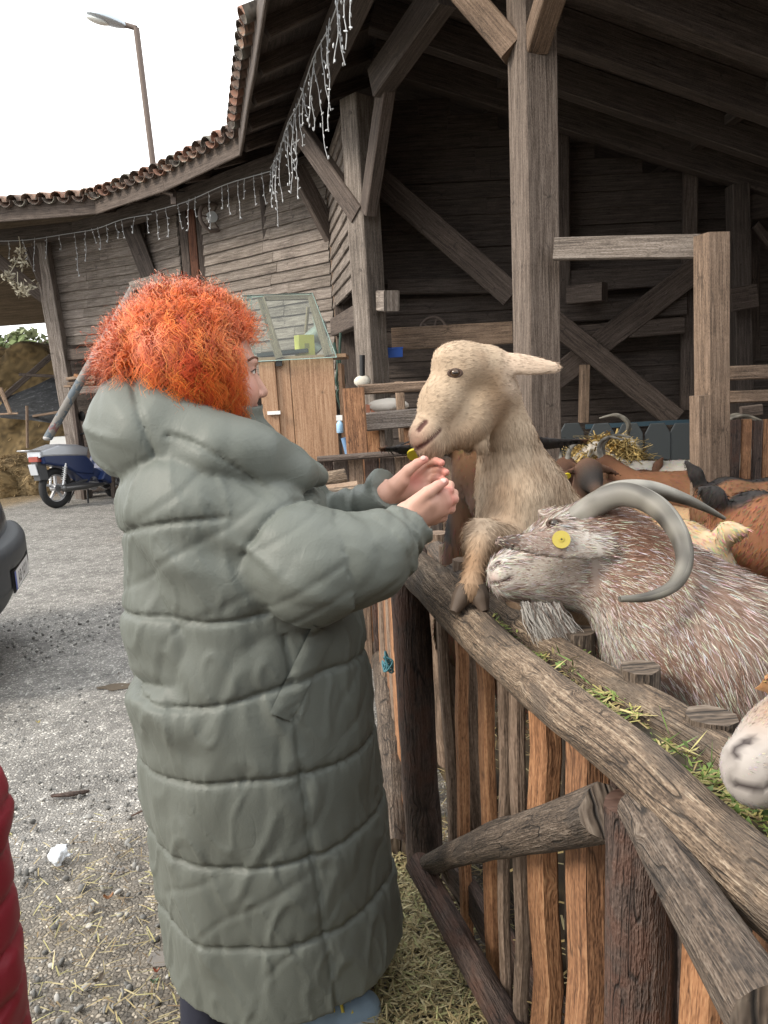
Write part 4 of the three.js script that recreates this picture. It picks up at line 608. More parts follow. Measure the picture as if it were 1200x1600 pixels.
// ---------- pen fence in front ----------
const railPx = [[648, 884], [720, 962], [800, 1034], [900, 1119], [1000, 1205], [1100, 1290], [1200, 1380], [1330, 1500]];
const railV = railPx.map(p => G(p[0], p[1], 1.0));
const fA = railV[0].clone(), fB = railV[6].clone(), fDir = fB.clone().sub(fA).setY(0).normalize(), fNor = V(-fDir.z, 0, fDir.x); if (fNor.x < 0) fNor.negate(); // towards the pen
const onFence = (px, py, off = 0) => { const v = rayTo(px, py), o = V(0, EYE, 0), q = fA.clone().addScaledVector(fNor, off); const t = q.clone().sub(o).dot(fNor) / v.dot(fNor); return o.addScaledVector(v, t); };
const fence = thing('pen_fence', 'rustic log and split picket fence beside the woman', 'fence', null, V(fA.x, 0, fA.z));
{
  const loc = g => g.translate(-fence.position.x, 0, -fence.position.z), r = rng(61);
  const rad = [.05, .049, .045, .041, .039, .038, .038, .038];
  part('front_rail', loc(logGeo(railV.map((p, i) => [p.clone().add(V(0, .006 * Math.sin(i * 2), 0)), rad[i]]), 3, { ns: 22, per: .018, lump: .11, uvs: 1.7, vs: 1.7 })), WM.log[0], fence, 'thick barked front rail log');
  const bk = [[760, 935], [830, 984], [900, 1030], [1000, 1086], [1080, 1136], [1160, 1186], [1290, 1270]].map(p => G(p[0], p[1], 1.0));
  part('back_rail', loc(logGeo(bk.map((p, i) => [p.setY(.985), .036]), 5, { ns: 14, per: .02, lump: .14, flat: .6, uvs: 1.7, vs: 1.7 })), WM.log[0], fence);
  const bk2 = [[668, 838], [715, 890], [760, 930]].map(p => G(p[0], p[1], .99)); part('back_rail', loc(logGeo(bk2.map(p => [p.setY(.985), .03]), 6, { ns: 12, per: .02, lump: .15, flat: .6 })), WM.log[1], fence);
  // pickets
  const pk = [[696, 1150, .034, 'g'], [725, 1150, .034, 0], [759, 1180, .036, 0], [788, 1200, .03, 'g'], [812, 1230, .034, 'g'], [850, 1260, .052, 0], [916, 1330, .062, 1], [1008, 1420, .0, 'x'], [1112, 1520, .052, 0], [1215, 1570, .05, 1]];
  for (const [x, y, w, m] of pk) { if (!w) continue; const p = onFence(x, y, .05); timber('picket', fence, V(p.x + (r() - .5) * .03, 0, p.z + (r() - .5) * .02), V(p.x, .97, p.z), w * .8, w * (m === 'g' ? .95 : 1.12), m === 'g' ? WM.fresh[2] : WM.fresh[m], { bev: .006, jit: .006, up: V(fDir.x + (r() - .5) * .3, 0, fDir.z), seg: 6 }); }
  // picket heads standing up behind the back rail
  for (const [x, y, h] of [[683, 832, 1.03], [704, 852, 1.04], [728, 874, 1.03], [905, 985, 1.02], [1000, 1042, 1.03], [1112, 1118, 1.02]]) { const p = G(x, y, h); part('picket_head', loc(logGeo([[V(p.x, .25, p.z), .03], [V(p.x, .7, p.z), .034], [V(p.x, h, p.z), .034]], Math.round(x), { ns: 9, per: .05, lump: .2 })), x < 750 ? WM.fresh[2] : WM.log[1], fence); }
  for (const x of [842, 960, 1060]) { const p = onFence(x, 1200, .15); timber('inner_picket', fence, V(p.x, 0, p.z), V(p.x, .96, p.z), .03, .05, WM.bark[0], { up: V(fDir.x, 0, fDir.z) }); }
  // posts
  const p1 = onFence(649, 1100, .0); part('post', loc(logGeo([[V(p1.x + .012, -.02, p1.z), .058], [V(p1.x + .005, .5, p1.z), .055], [V(p1.x - .004, .985, p1.z), .052]], 9, { ns: 14, per: .03, lump: .11 })), WM.bark[0], fence, 'dark bark covered post at the far end of the rail');
  const p2 = onFence(1002, 1420, .0); part('post', loc(logGeo([[V(p2.x, -.02, p2.z), .05], [V(p2.x, .5, p2.z), .048], [V(p2.x - .004, .955, p2.z), .043]], 12, { ns: 14, per: .03, lump: .12, uvs: 1.5, vs: 1.5 })), WM.bark[0], fence, 'brown post near the camera with the pole end against it');
  const q0 = G(668, 1350, .2), q1 = onFence(946, 1268, -.035); part('brace_pole', loc(logGeo([[q0, .028], [q0.clone().lerp(q1, .5).add(V(0, .006, 0)), .032], [q1, .036]], 15, { ns: 14, per: .025, lump: .14, uvs: 1.6, vs: 1.6 })), WM.log[1], fence, 'short grey pole slanting to the near post');
  const b0 = onFence(992, 1262, -.03), b1 = onFence(1205, 1600, -.09); part('brace_pole', loc(logGeo([[b0, .024], [b0.clone().lerp(b1, .45), .031], [b1, .034]], 18, { ns: 14, per: .025, lump: .13, uvs: 1.7, vs: 1.7 })), WM.log[1], fence, 'dark greenish pole slanting down under the rail');
  // trough on the ground
  const t0 = G(652, 1348, .2), t1 = G(815, 1640, .1); part('trough_log', loc(logGeo([[t0, .036], [t0.clone().lerp(t1, .5), .036], [t1, .038]], 21, { ns: 12, per: .03, lump: .14 })), WM.bark[0], fence);
  const u0 = G(700, 1352, .16), u1 = G(905, 1640, .1); timber('trough_board', fence, u0, u1, .03, .1, WM.bark[0], { jit: .008, seg: 8 });
  const w0 = G(702, 1350, .18), w1 = G(745, 1440, .02); timber('trough_board', fence, w0, w1, .03, .06, WM.log[1], { jit: .006 });
  // the far stretch of the fence, running on behind the woman
  const s0 = V(p1.x, 0, p1.z), s1 = V(-.06, 0, -4.3); for (let i = 0; i < 13; i++) { const t = (i + .7) / 13, p = s0.clone().lerp(s1, t); timber('picket', fence, p.clone().add(V((r() - .5) * .03, 0, 0)), p.clone().setY(.95 + .05 * r()), .035, .06 + .02 * r(), WM.fresh[i % 3], { up: V(.2, 0, 1), jit: .005 }); }
  const g0 = G(618, 1335, .05), g1 = G(588, 985, .05); part('ground_log', loc(logGeo([[g0, .05], [g0.clone().lerp(g1, .5).add(V(.02, 0, 0)), .055], [g1, .05]], 25, { ns: 12, per: .06, lump: .12 })), WM.log[1], fence);
  const r0 = V(.03, 1.0, -2.5), r1 = V(-.36, 1.06, -3.7); for (let i = 0; i < 6; i++) { const p = r0.clone().lerp(r1, (i + .6) / 6); part('split_log', loc(logGeo([[p.clone().add(V(-.12, -.02 + .03 * r(), .05)), .036], [p.clone().add(V(.16, .0 + .02 * r(), -.05 + .1 * r())), .04]], 30 + i, { ns: 10, per: .05, lump: .2 })), i % 2 ? WM.log[0] : WM.pale[0], fence); }
  for (let i = 0; i < 9; i++) { const p = P(508 + i * 24, 716, 3.95); timber('plank_wall_board', fence, V(p.x, 0, p.z), V(p.x, p.y + .01 * r(), p.z), .02, .075, [WM.bark[0], WM.brown[0], WM.pale[1]][i % 3], { up: V(1, 0, 0) }); } timber('plank_wall_cap', fence, P(496, 718, 3.9), P(720, 700, 3.9), .05, .03, WM.brown[0]);
  // rope
  const rp = onFence(606, 1035, -.02); const rg = []; const rr = rng(4); for (let k = 0; k < 4; k++) { const pts = []; for (let i = 0; i < 6; i++) pts.push(V((rr() - .5) * .05, (rr() - .5) * .1, (rr() - .5) * .05)); rg.push(tubeGeo(pts, .004, 5, 30)); } const rope = single('blue_rope', mergeGeometries(rg), M([.05, .17, .21], .7), 'knotted teal rope tied round the far fence picket', 'rope'); rope.position.copy(P(606, 1036, 2.3)); rope.scale.setScalar(.75);
  // soil and fodder lying between the rails
  const N = 90, W = 7, pos = [], idx = [], cc = []; for (let i = 0; i <= N; i++) for (let j = 0; j <= W; j++) { const t = i / N, c = railV[0].clone().lerp(railV[7], t); const kk = t * 7, k = Math.min(6, Math.floor(kk)); c.copy(railV[k]).lerp(railV[k + 1], kk - k); const off = lerp(.015, .135, j / W); c.addScaledVector(fNor, off); c.y = .972 + .014 * fbm3(c.x * 22, 1, c.z * 22, 3) + .012 * Math.sin(j / W * Math.PI); pos.push(c.x - fence.position.x, c.y, c.z - fence.position.z); const q = .7 + .6 * noise3(c.x * 60, 2, c.z * 60); const cl = mix3([.035, .026, .018], [.13, .1, .055], clamp(.5 + fbm3(c.x * 14, 5, c.z * 14, 2))); cc.push(cl[0] * q, cl[1] * q, cl[2] * q); if (i < N && j < W) { const a = i * (W + 1) + j; idx.push(a, a + 1, a + W + 1, a + 1, a + W + 2, a + W + 1); } }
  stuffPart('soil_on_rail', geoFrom(pos, idx, null, cc), vcol(.95, { side: THREE.DoubleSide }), fence);
  const litter = strawBlades(2200, 71, r => { const kk = Math.pow(r(), .8) * 6.6, k = Math.floor(kk), c = railV[k].clone().lerp(railV[k + 1], kk - k).addScaledVector(fNor, .0 + .15 * r()); const cl = noise3(kk * 3, 1, 1) > -.1; return [V(c.x, cl ? .99 + .012 * r() : .985, c.z), .5]; }, { len: .03, w: .0016, cols: [[.34, .3, .1], [.2, .26, .06], [.4, .33, .15], [.16, .22, .05], [.3, .22, .1]] });
  const fod = stuffPart(numbered('rail_fodder'), litter, strawM, scene); fod.userData.label = 'chopped green and dry fodder scattered along the fence rail'; fod.userData.category = 'fodder';
  // green sprigs
  const gm = vcol(.7, { side: THREE.DoubleSide }), gp = []; const lr = rng(77);
  for (const [x, y, n] of [[875, 1045, 12], [1050, 1175, 18], [1095, 1205, 18], [1165, 1255, 22], [1190, 1285, 18], [905, 1060, 8], [775, 985, 8], [1130, 1235, 12]]) for (let i = 0; i < n; i++) { const c = G(x + (lr() - .5) * 60, y + (lr() - .5) * 40, 1.0); const g = lr() < .6 ? leafGeo(.0028, .045) : leafGeo(.009, .015); const t = .7 + .7 * lr(), col = lr() < .65 ? [.1 * t, .16 * t, .04 * t] : [.3 * t, .27 * t, .11 * t]; g.setAttribute('color', new THREE.Float32BufferAttribute(Array(4).fill(col).flat(), 3)); g.rotateX((lr() - .5) * 2.6).rotateY(lr() * 6.28).rotateZ((lr() - .5) * 2.2).translate(c.x, 1.0 + .008 * lr(), c.z); gp.push(g); }
  const spr = stuffPart(numbered('grass_sprigs'), mergeGeometries(gp), gm, scene); spr.userData.label = 'fresh green grass and leaf sprigs lying on the near fence rail'; spr.userData.category = 'grass';
}
// ---------- the woman ----------
const woman = thing('person', 'woman in long sage green puffer coat with curly orange hair feeding a goat', 'person', null, V(-.31, 0, -1.7));
const creaseTex = makeTex(1024, 1024, (u, v) => { // crinkled nylon: fine creases and weave
  const wv = .03 * pn2(u * 9, v * 9, 9, 9, 31), rd = (x, y, a, b, s) => Math.max(0, 1 - Math.abs(pn2(x * a, y * b, a, b, s)) * 5);
  const m1 = clamp(.5 + pn2(u * 5, v * 5, 5, 5, 41) * 1.4), m2 = clamp(.5 + pn2(u * 6, v * 6, 6, 6, 42) * 1.4);
  const t = .45 + .08 * rd(u + wv, v, 14, 26, 33) * m1 - .16 * rd(u, v + wv, 24, 8, 34) * m2 + .1 * rd(u + wv, v - wv, 34, 30, 35) * m1 * m2 + .12 * pn2(u * 18, v * 14, 18, 14, 36) + .05 * pn2(u * 300, v * 300, 300, 300, 37); return [t, t, t];
}, false);
const coatMat = new THREE.MeshPhysicalMaterial({ color: new THREE.Color().setRGB(.121, .132, .116), roughness: .52, specularIntensity: .6, bumpMap: creaseTex, bumpScale: .002, sheen: .2, sheenRoughness: .5, sheenColor: new THREE.Color().setRGB(.5, .52, .48) });
function uvSide(g) { const p = g.attributes.position, uv = new Float32Array(p.count * 2); for (let i = 0; i < p.count; i++) { uv[i * 2] = (p.getX(i) * .9 + p.getZ(i) * .45) / .55; uv[i * 2 + 1] = (p.getY(i) + .3 * p.getZ(i)) / .55; } g.setAttribute('uv', new THREE.BufferAttribute(uv, 2)); return g; }
const wl = g => g.translate(-woman.position.x, -woman.position.y, -woman.position.z);
const ridge = (x, y, z) => 1 - Math.abs(noise3(x, y, z)) * 2;
{
  const tc = table([[.15, -.29, .276, .27], [.46, -.305, .272, .268], [.62, -.316, .27, .265], [.8, -.32, .267, .262], [.95, -.315, .254, .256], [1.1, -.322, .238, .246], [1.25, -.345, .212, .232], [1.35, -.37, .17, .2], [1.45, -.38, .12, .12]]);
  const zc = -1.70;
  const arm = [P(352, 792, 1.6), P(492, 886, 1.5), P(574, 866, 1.53), P(642, 818, 1.585)], ar = [.122, .098, .076, .047];
  const farm = [P(430, 770, 1.86), P(508, 838, 1.9), P(605, 768, 1.765)], fr = [.1, .08, .046];
  const hoodC = P(238, 668, 1.7), col = [P(272, 692, 1.6), P(345, 708, 1.555), P(405, 724, 1.56), P(458, 738, 1.6), P(496, 744, 1.665)], cr = [.1, .068, .05, .03, .016];
  const colF = [P(300, 680, 1.83), P(400, 698, 1.85), P(450, 722, 1.82), P(493, 740, 1.73)], cf = [.07, .048, .034, .02];
  const yoke = V(-.385, 1.27, -1.7), headHole = P(335, 604, 1.7);
  const segLen = [arm[0].distanceTo(arm[1]), arm[1].distanceTo(arm[2]), arm[2].distanceTo(arm[3])], armEndDir = arm[3].clone().sub(arm[2]).normalize(), farEndDir = farm[2].clone().sub(farm[1]).normalize();
  const proj = (x, y, z, a, b) => { const ax = b.x - a.x, ay = b.y - a.y, az = b.z - a.z; return ((x - a.x) * ax + (y - a.y) * ay + (z - a.z) * az) / (ax * ax + ay * ay + az * az); };
  const rings = [.355, .54, .722, .9, 1.07, 1.255], thS = 1.08;
  const G2 = (s, w) => Math.exp(-(s * s) / (w * w));
  function coat(x, y, z) {
    const cx = tc(y, 1), a = tc(y, 2), b = tc(y, 3), ux = (x - cx) / a, uz = (z - zc) / b, q = Math.sqrt(ux * ux + uz * uz), gl = Math.sqrt(ux * ux / (a * a) + uz * uz / (b * b)) || 1;
    let body = q * (q - 1) / gl; body = Math.max(body, y - 1.46);
    let dB = smin(body, ell(x, y, z, yoke, .165, .15, .255), .06);
    // near arm
    let dA = 1e3, L = 0, acc = 0; for (let i = 0; i < 3; i++) { const d = cap(x, y, z, arm[i], arm[i + 1], ar[i], ar[i + 1]); if (d < dA) { L = acc + clamp(proj(x, y, z, arm[i], arm[i + 1]), i ? 0 : -.3, i === 2 ? 1.3 : 1) * segLen[i]; } dA = smin(dA, d, .06); acc += segLen[i]; }
    dA = Math.max(dA, (x - arm[3].x) * armEndDir.x + (y - arm[3].y) * armEndDir.y + (z - arm[3].z) * armEndDir.z - .004);
    let dF = smin(cap(x, y, z, farm[0], farm[1], fr[0], fr[1]), cap(x, y, z, farm[1], farm[2], fr[1], fr[2]), .03); dF = Math.max(dF, (x - farm[2].x) * farEndDir.x + (y - farm[2].y) * farEndDir.y + (z - farm[2].z) * farEndDir.z);
    let dH = ell(x, y, z, hoodC, .128, .128, .165); for (let i = 0; i < 4; i++) dH = smin(dH, cap(x, y, z, col[i], col[i + 1], cr[i], cr[i + 1]), .06); for (let i = 0; i < 3; i++) dH = smin(dH, cap(x, y, z, colF[i], colF[i + 1], cf[i], cf[i + 1]), .03);
    dH = smax(dH, -ell(x, y, z, headHole, .13, .105, .085), .02);
    const m = Math.min(dB, dA, dF, dH); if (m > .05 || m < -.06) return m;
    // quilting
    if (dB < .06) {
      const th = Math.atan2(uz, ux); let s = 1, k = 0; for (let i = 0; i < rings.length; i++) { const e = y - rings[i] - .028 * ux * sstep(.7, 1.1, y) - .012 * Math.sin(th * 3 + i * 1.7) * sstep(.6, .8, y); if (Math.abs(e) < Math.abs(s)) { s = e; k = i; } }
      let g = .0085 * G2(s, .0058) + .0035 * G2(s, .022); const vs = (th - thS - .09 * (y - .6)) * .27; if (y < 1.02) g += .008 * G2(vs, .0055) + .002 * G2(vs, .02); const vb = (th + 2.6) * .27; g += .006 * G2(vb, .007);
      const puck = noise3(th * 17 + k * 3.1, y * 14, k * 5.3) * .5 + noise3(th * 42, y * 22, k * 2.2) * .5; g += .0062 * puck * Math.exp(-Math.abs(s) / .028);
      g -= .004; g += .008 * fbm3(x * 5, y * 3 + 3, z * 5, 2);
      // drag folds pulled towards the armpit and the small of the back
      const fold = sstep(.76, .9, y) * (1 - sstep(1.16, 1.26, y)) * sstep(.75, -.5, ux); const dy = y + .42 * x; g += fold * .02 * (Math.abs(noise3(dy * 12 + .9 * noise3(x * 5, y * 5, z * 5), th * 1.2, 4)) * -2 + .5);
      { const cr1 = Math.max(0, ridge(th * 3.1 + y * 5, y * 4.5 - th * 2, 1.7) - .55), cr2 = Math.max(0, ridge(th * 5 - y * 9, y * 5 + th * 2.6, 6.1) - .6), cr3 = Math.max(0, ridge(th * 2 + y * 1.2, y * 9 + th, 9.1) - .6); g -= .010 * cr1 + .008 * cr2 - .007 * cr3; }
      g += sstep(.8, .55, y) * .008 * noise3(th * 5, y * 2.4, 8.8);
      dB += g;
    }
    if (dA < .06) { let s = 1; for (const e of [-.02, .15, .27, .365]) { const w = L - e - .014 * noise3(y * 9, x * 9, e * 40); if (Math.abs(w) < Math.abs(s)) s = w; } let g = .008 * G2(s, .006) + .006 * G2(s, .025) - .005; g += .008 * (noise3(L * 18, y * 30 + x * 5, z * 30) * .6 + noise3(L * 40, y * 50, z * 50) * .4) * Math.exp(-Math.abs(s) / .04) + .008 * fbm3(x * 8, y * 8, z * 8, 2); const cuffS = L - acc + .035; g += .006 * G2(cuffS, .006) + .005 * noise3(x * 60, y * 60, z * 60) * sstep(-.06, 0, L - acc + .01); g -= .012 * Math.max(0, ridge(y * 9 + x * 5, L * 6, 2.2) - .5) * sstep(.0, .1, L) - .008 * Math.max(0, ridge(y * 16 - x * 9, L * 10, z * 9) - .6); dA += g; }
    if (dF < .06) dF += .007 * noise3(x * 22, y * 22, z * 22) + .01 * G2(x + .075, .008) + .006 * fbm3(x * 30, y * 14, z * 20, 2) - .006;
    if (dH < .06) { const s1 = x + .463 + .3 * (y - 1.42) - .5 * (z - zc - .1) * (z > zc ? .25 : -.25), s2 = x + .585 - .35 * (y - 1.42); const on = sstep(-.36, -.42, x), rim = y - (1.452 - .62 * (x + .36)); let g = on * (.009 * G2(s1, .006) + .004 * G2(s1, .025) + .007 * noise3(x * 8, y * 30, z * 24) * Math.exp(-Math.abs(s1) / .04)) - .004; g += .005 * noise3(x * 12 - y * 14, y * 12, z * 10) - .010 * Math.max(0, ridge((y + .55 * x) * 13, x * 4, z * 5) - .5) + .008 * Math.max(0, ridge((y + .6 * x) * 9 + 3, x * 6, z * 6) - .6); const s3 = y - 1.40 + .55 * (x + .40) - .03 * Math.sin(x * 14); if (x > -.42) g += .007 * G2(s3, .006) + .004 * noise3(x * 40, y * 30, z * 30) * Math.exp(-Math.abs(s3) / .025); dH += g; }
    let d = smin(dB, dF, .012); d = smin(d, dA, .02); d = smin(d, dH, .012);
    const seamH = Math.abs(dH - dB); d += .006 * G2(seamH, .012) * (Math.abs(d) < .03 ? 1 : 0);
    d = Math.max(d, .178 + .006 * Math.sin(Math.atan2(uz, ux) * 3) - y); if (y < .3) d = Math.max(d, -(body + .03));
    return d;
  }
  const coatG = meshField(coat, [-.72, .13, -2.06], [.16, 1.62, -1.33], .006, null, { lip: 1.6 });
  uvSide(coatG); part('coat', wl(coatG), coatMat, woman, 'long quilted sage green puffer coat with big hood');
  // welt pocket
  const pk = [[502, 986], [508, 992], [452, 1128], [424, 1112]]; const near = (x, y) => { const v = rayTo(x, y), o = V(0, EYE, 0); let t = 1.2; for (let i = 0; i < 60; i++) { const p = o.clone().addScaledVector(v, t); const d = coat(p.x, p.y, p.z); if (d < .0008) break; t += d * .6; } return o.addScaledVector(v, t); };
  const flap = []; const cA = near(492, 990), cB = near(440, 1118), dirP = cB.clone().sub(cA).normalize(), outP = V(.15, .1, 1).addScaledVector(dirP, -V(.15, .1, 1).dot(dirP)).normalize(), sideP = outP.clone().cross(dirP); const nU = 16, nV = 5, ps = [], ix = [];
  for (let i = 0; i <= nU; i++) for (let j = 0; j <= nV; j++) { const c = near(lerp(505, 438, i / nU) + (j / nV - .5) * 34, lerp(984, 1120, i / nU) + (j / nV - .5) * 13); const e = Math.sin(Math.PI * clamp(i / nU * .96 + .02)) ** .3 * Math.sin(Math.PI * clamp(j / nV * .9 + .05)) ** .5; c.addScaledVector(outP, .002 + .009 * e + .001 * noise3(i, j, 1)); ps.push(c.x, c.y, c.z); if (i < nU && j < nV) { const a = i * (nV + 1) + j; ix.push(a, a + nV + 1, a + 1, a + 1, a + nV + 1, a + nV + 2); } }
  part('pocket_flap', wl(uvSide(geoFrom(ps, ix))), (() => { const m = coatMat.clone(); m.side = THREE.DoubleSide; return m; })(), woman);
  // ---- head, neck, hands: one skin mesh ----
  const yaw = .36, f = V(Math.cos(yaw), -.03, -Math.sin(yaw)).normalize(), s = V(Math.sin(yaw), 0, Math.cos(yaw)), u = s.clone().cross(f).normalize(), Hc = P(417, 617, 1.74).addScaledVector(f, -.121).addScaledVector(u, .036);
  const toW = (a, b, c) => Hc.clone().addScaledVector(f, a).addScaledVector(u, b).addScaledVector(s, c);
  const headF = (x, y, z) => {
    const px = x - Hc.x, py = y - Hc.y, pz = z - Hc.z, a = px * f.x + py * f.y + pz * f.z, b = px * u.x + py * u.y + pz * u.z, c0 = px * s.x + py * s.y + pz * s.z, c = Math.abs(c0);
    const e = (ca, cb, cc, ra, rb, rc) => ell(a, b, c, { x: ca, y: cb, z: cc }, ra, rb, rc), cp = (p, q, r1, r2) => cap(a, b, c, p, q, r1, r2);
    let d = e(-.014, .035, 0, .108, .1, .078); d = smin(d, e(.03, -.05, 0, .06, .068, .056), .04); d = smin(d, e(.058, -.03, .035, .036, .034, .03), .03); d = smin(d, e(.076, .034, .022, .022, .011, .026), .02);
    d = smin(d, e(.074, -.098, 0, .02, .018, .024), .022); d = smin(d, e(.02, -.09, .03, .05, .02, .025), .03);
    d = smin(d, cp({ x: .09, y: .016, z: 0 }, { x: .111, y: -.03, z: 0 }, .0075, .0125), .013); d = smin(d, e(.1, -.036, .011, .011, .008, .008), .006);
    d = smin(d, e(.087, -.06, 0, .012, .008, .02), .01); d = smin(d, e(.086, -.075, 0, .011, .007, .017), .006); d = smax(d, -e(.097, -.0675, 0, .014, .0022, .024), .004); d = smax(d, -e(.098, -.0465, .007, .007, .004, .004), .003);
    d = smax(d, -e(.099, .017, .031, .016, .012, .017), .008); d = smin(d, e(.077, .0165, .0325, .0145, .0135, .0165), .004); d = smax(d, -e(.094, .0135, .0345, .02, .0038, .0135), .002);
    return smin(d, cp({ x: -.02, y: -.05, z: 0 }, { x: -.05, y: -.2, z: 0 }, .056, .062), .03);
  };
  const skin = (x, y, z) => { const p = V(x, y, z).sub(Hc), b = p.dot(u), a = p.dot(f); const ck = Math.exp(-((b + .025) ** 2 + (a - .06) ** 2) / .0012); const lip = Math.exp(-((b + .067) ** 2) / .00012) * sstep(.075, .085, a); const t = 1 + .1 * fbm3(x * 60, y * 60, z * 60, 2); return mix3(mix3([.5, .29, .22], [.52, .22, .17], ck * .7), [.42, .13, .12], lip * .8).map(v => v * t); };
  const hb = 0.16; const headG = meshField(headF, [Hc.x - hb, Hc.y - .24, Hc.z - .13], [Hc.x + hb, Hc.y + .16, Hc.z + .13], .0038, skin);
  const inner = bones([[V(-.38, 1.34, -1.7), V(-.35, .9, -1.7), .11, .14], [V(-.38, 1.36, -1.7), Hc.clone().add(V(-.03, -.12, 0)), .08, .06], [arm[0], arm[1], .06, .05], [arm[1], arm[3], .045, .03], [farm[0], farm[1], .055, .045], [farm[1], farm[2], .04, .03], [V(-.36, 1.3, -1.62), arm[0], .09, .06], [V(-.36, 1.3, -1.8), farm[0], .09, .06], [V(-.35, .9, -1.63), V(-.43, .12, -1.56), .1, .05], [V(-.35, .9, -1.77), V(-.27, .12, -1.72), .1, .05]], .04);
  const innerG = meshField(inner, [-.6, .02, -2], [.1, 1.6, -1.35], .016, () => [.5, .29, .22]);
  // hands
  const hand = (palm, fingers, k = .006) => (x, y, z) => { let d = 1e3; for (const [a, b, r1, r2] of palm) d = smin(d, cap(x, y, z, a, b, r1, r2), .012); for (const F of fingers) { let e = 1e3; for (let i = 1; i < F.length; i++) e = smin(e, cap(x, y, z, F[i - 1][0], F[i][0], F[i - 1][1], F[i][1]) - .0, .003); d = smin(d, e, k); } return d; };
  const Q = (x, y, d, r) => [P(x, y, d), r];
  const nW = P(634, 812, 1.585), nk = [P(691, 772, 1.6), P(696, 784, 1.6), P(691, 797, 1.605), P(679, 810, 1.612)];
  const nearHand = hand([[nW, nk[0], .027, .0145], [nW, nk[1], .028, .0145], [nW, nk[2], .028, .0145], [nW, nk[3], .027, .0135], [P(640, 802, 1.585), P(668, 786, 1.58), .026, .018], [arm[2], nW, .032, .027]],
    [[Q(690, 772, 1.6, .0125), Q(702, 766, 1.628, .0105), Q(703, 758, 1.655, .0095), Q(694, 756, 1.678, .0085)], [Q(695, 784, 1.602, .0128), Q(709, 780, 1.632, .0108), Q(709, 771, 1.66, .0098), Q(699, 766, 1.684, .0088)], [Q(690, 797, 1.605, .0125), Q(704, 795, 1.635, .0105), Q(706, 786, 1.662, .0095), Q(697, 779, 1.684, .0085)], [Q(678, 810, 1.612, .0115), Q(692, 809, 1.638, .0095), Q(695, 801, 1.66, .0085), Q(689, 794, 1.68, .0075)],
      [Q(646, 790, 1.578, .0185), Q(668, 770, 1.572, .0135), Q(684, 759, 1.58, .0108), Q(695, 753, 1.59, .0088)]]);
  const fW = P(600, 774, 1.77), fk = [P(654, 734, 1.785), P(660, 745, 1.79), P(659, 756, 1.785), P(652, 767, 1.775)];
  const farHand = hand([[fW, fk[0], .026, .013], [fW, fk[1], .027, .013], [fW, fk[2], .027, .013], [fW, fk[3], .026, .012], [P(604, 772, 1.755), P(628, 752, 1.74), .025, .018], [farm[1], fW, .03, .026]],
    [[Q(653, 734, 1.785, .0115), Q(668, 723, 1.79, .0102), Q(680, 720, 1.772, .0092), Q(690, 723, 1.752, .008)], [Q(660, 745, 1.79, .0118), Q(676, 735, 1.792, .0104), Q(688, 734, 1.772, .0094), Q(697, 738, 1.752, .0082)], [Q(659, 756, 1.785, .0115), Q(674, 748, 1.786, .0102), Q(685, 747, 1.768, .0092), Q(692, 750, 1.75, .008)], [Q(652, 767, 1.775, .0105), Q(666, 762, 1.776, .0092), Q(677, 761, 1.762, .0082), Q(685, 763, 1.748, .0072)],
      [Q(618, 758, 1.742, .018), Q(638, 735, 1.735, .0128), Q(652, 724, 1.737, .0105), Q(664, 718, 1.74, .0086)]], .0055);
  const handCol = tips => (x, y, z) => { let t = 0; for (const p of tips) t = Math.max(t, Math.exp(-p.distanceToSquared(V(x, y, z)) / .0005)); const n = 1 + .12 * fbm3(x * 80, y * 80, z * 80, 2); return mix3([.5, .285, .215], [.56, .22, .175], t).map(v => v * n); };
  const box = (c, r) => [[c.x - r, c.y - r, c.z - r], [c.x + r, c.y + r, c.z + r]];
  const hN = meshField(nearHand, ...box(P(670, 790, 1.615), .105), .0028, handCol([P(695, 753, 1.59), P(700, 768, 1.61), P(704, 784, 1.61)])), hF = meshField(farHand, ...box(P(648, 750, 1.765), .105), .0028, handCol([P(690, 722, 1.75), P(697, 738, 1.75), P(692, 750, 1.75), P(664, 718, 1.74), P(650, 750, 1.76)]));
  part('body', wl(mergeGeometries([headG, innerG, hN, hF])), new THREE.MeshPhysicalMaterial({ vertexColors: true, roughness: .52, sheen: .15 }), woman);
  const nail = (p, q, w, l) => { const m = part('fingernail', new THREE.SphereGeometry(1, 12, 8).scale(l, .0025, w), M([.62, .38, .33], .25), woman); aim(m, p.clone().sub(woman.position), q.clone().sub(woman.position), V(0, .6, .8)); }; nail(P(692.5, 751.5, 1.581), P(697, 749, 1.584), .0062, .0075); nail(P(661, 715.5, 1.733), P(665, 713, 1.735), .006, .007);
  { const rg = part('finger_ring', new THREE.TorusGeometry(.0122, .0014, 8, 24), M([.8, .6, .3], .2, { metalness: 1 }), woman); const a = P(662, 754.5, 1.785).sub(woman.position), b = P(676, 747, 1.786).sub(woman.position); aim(rg, a, b); rg.rotateY(Math.PI / 2); }
  for (const c of [1, -1]) { part('eye', wl(new THREE.SphereGeometry(.0118, 18, 14).translate(...toW(.0785, .0145, .0325 * c).toArray())), M([.7, .68, .64], .12), woman); part('iris', wl(new THREE.SphereGeometry(.0062, 14, 10).translate(...toW(.0858, .0145, .033 * c).toArray())), M([.04, .025, .015], .1), woman);
    part('eyelash', wl(tubeGeo([toW(.0895, .016, .019 * c), toW(.0925, .0195, .03 * c), toW(.087, .018, .043 * c), toW(.079, .0135, .0515 * c)], .0013, 5, 12)), M([.015, .01, .01], .6), woman); part('eyebrow', wl(tubeGeo([toW(.1, .036, .012 * c), toW(.097, .043, .026 * c), toW(.087, .044, .042 * c), toW(.072, .037, .055 * c)], .0024, 6, 14)), M([.13, .055, .03], .9), woman); }
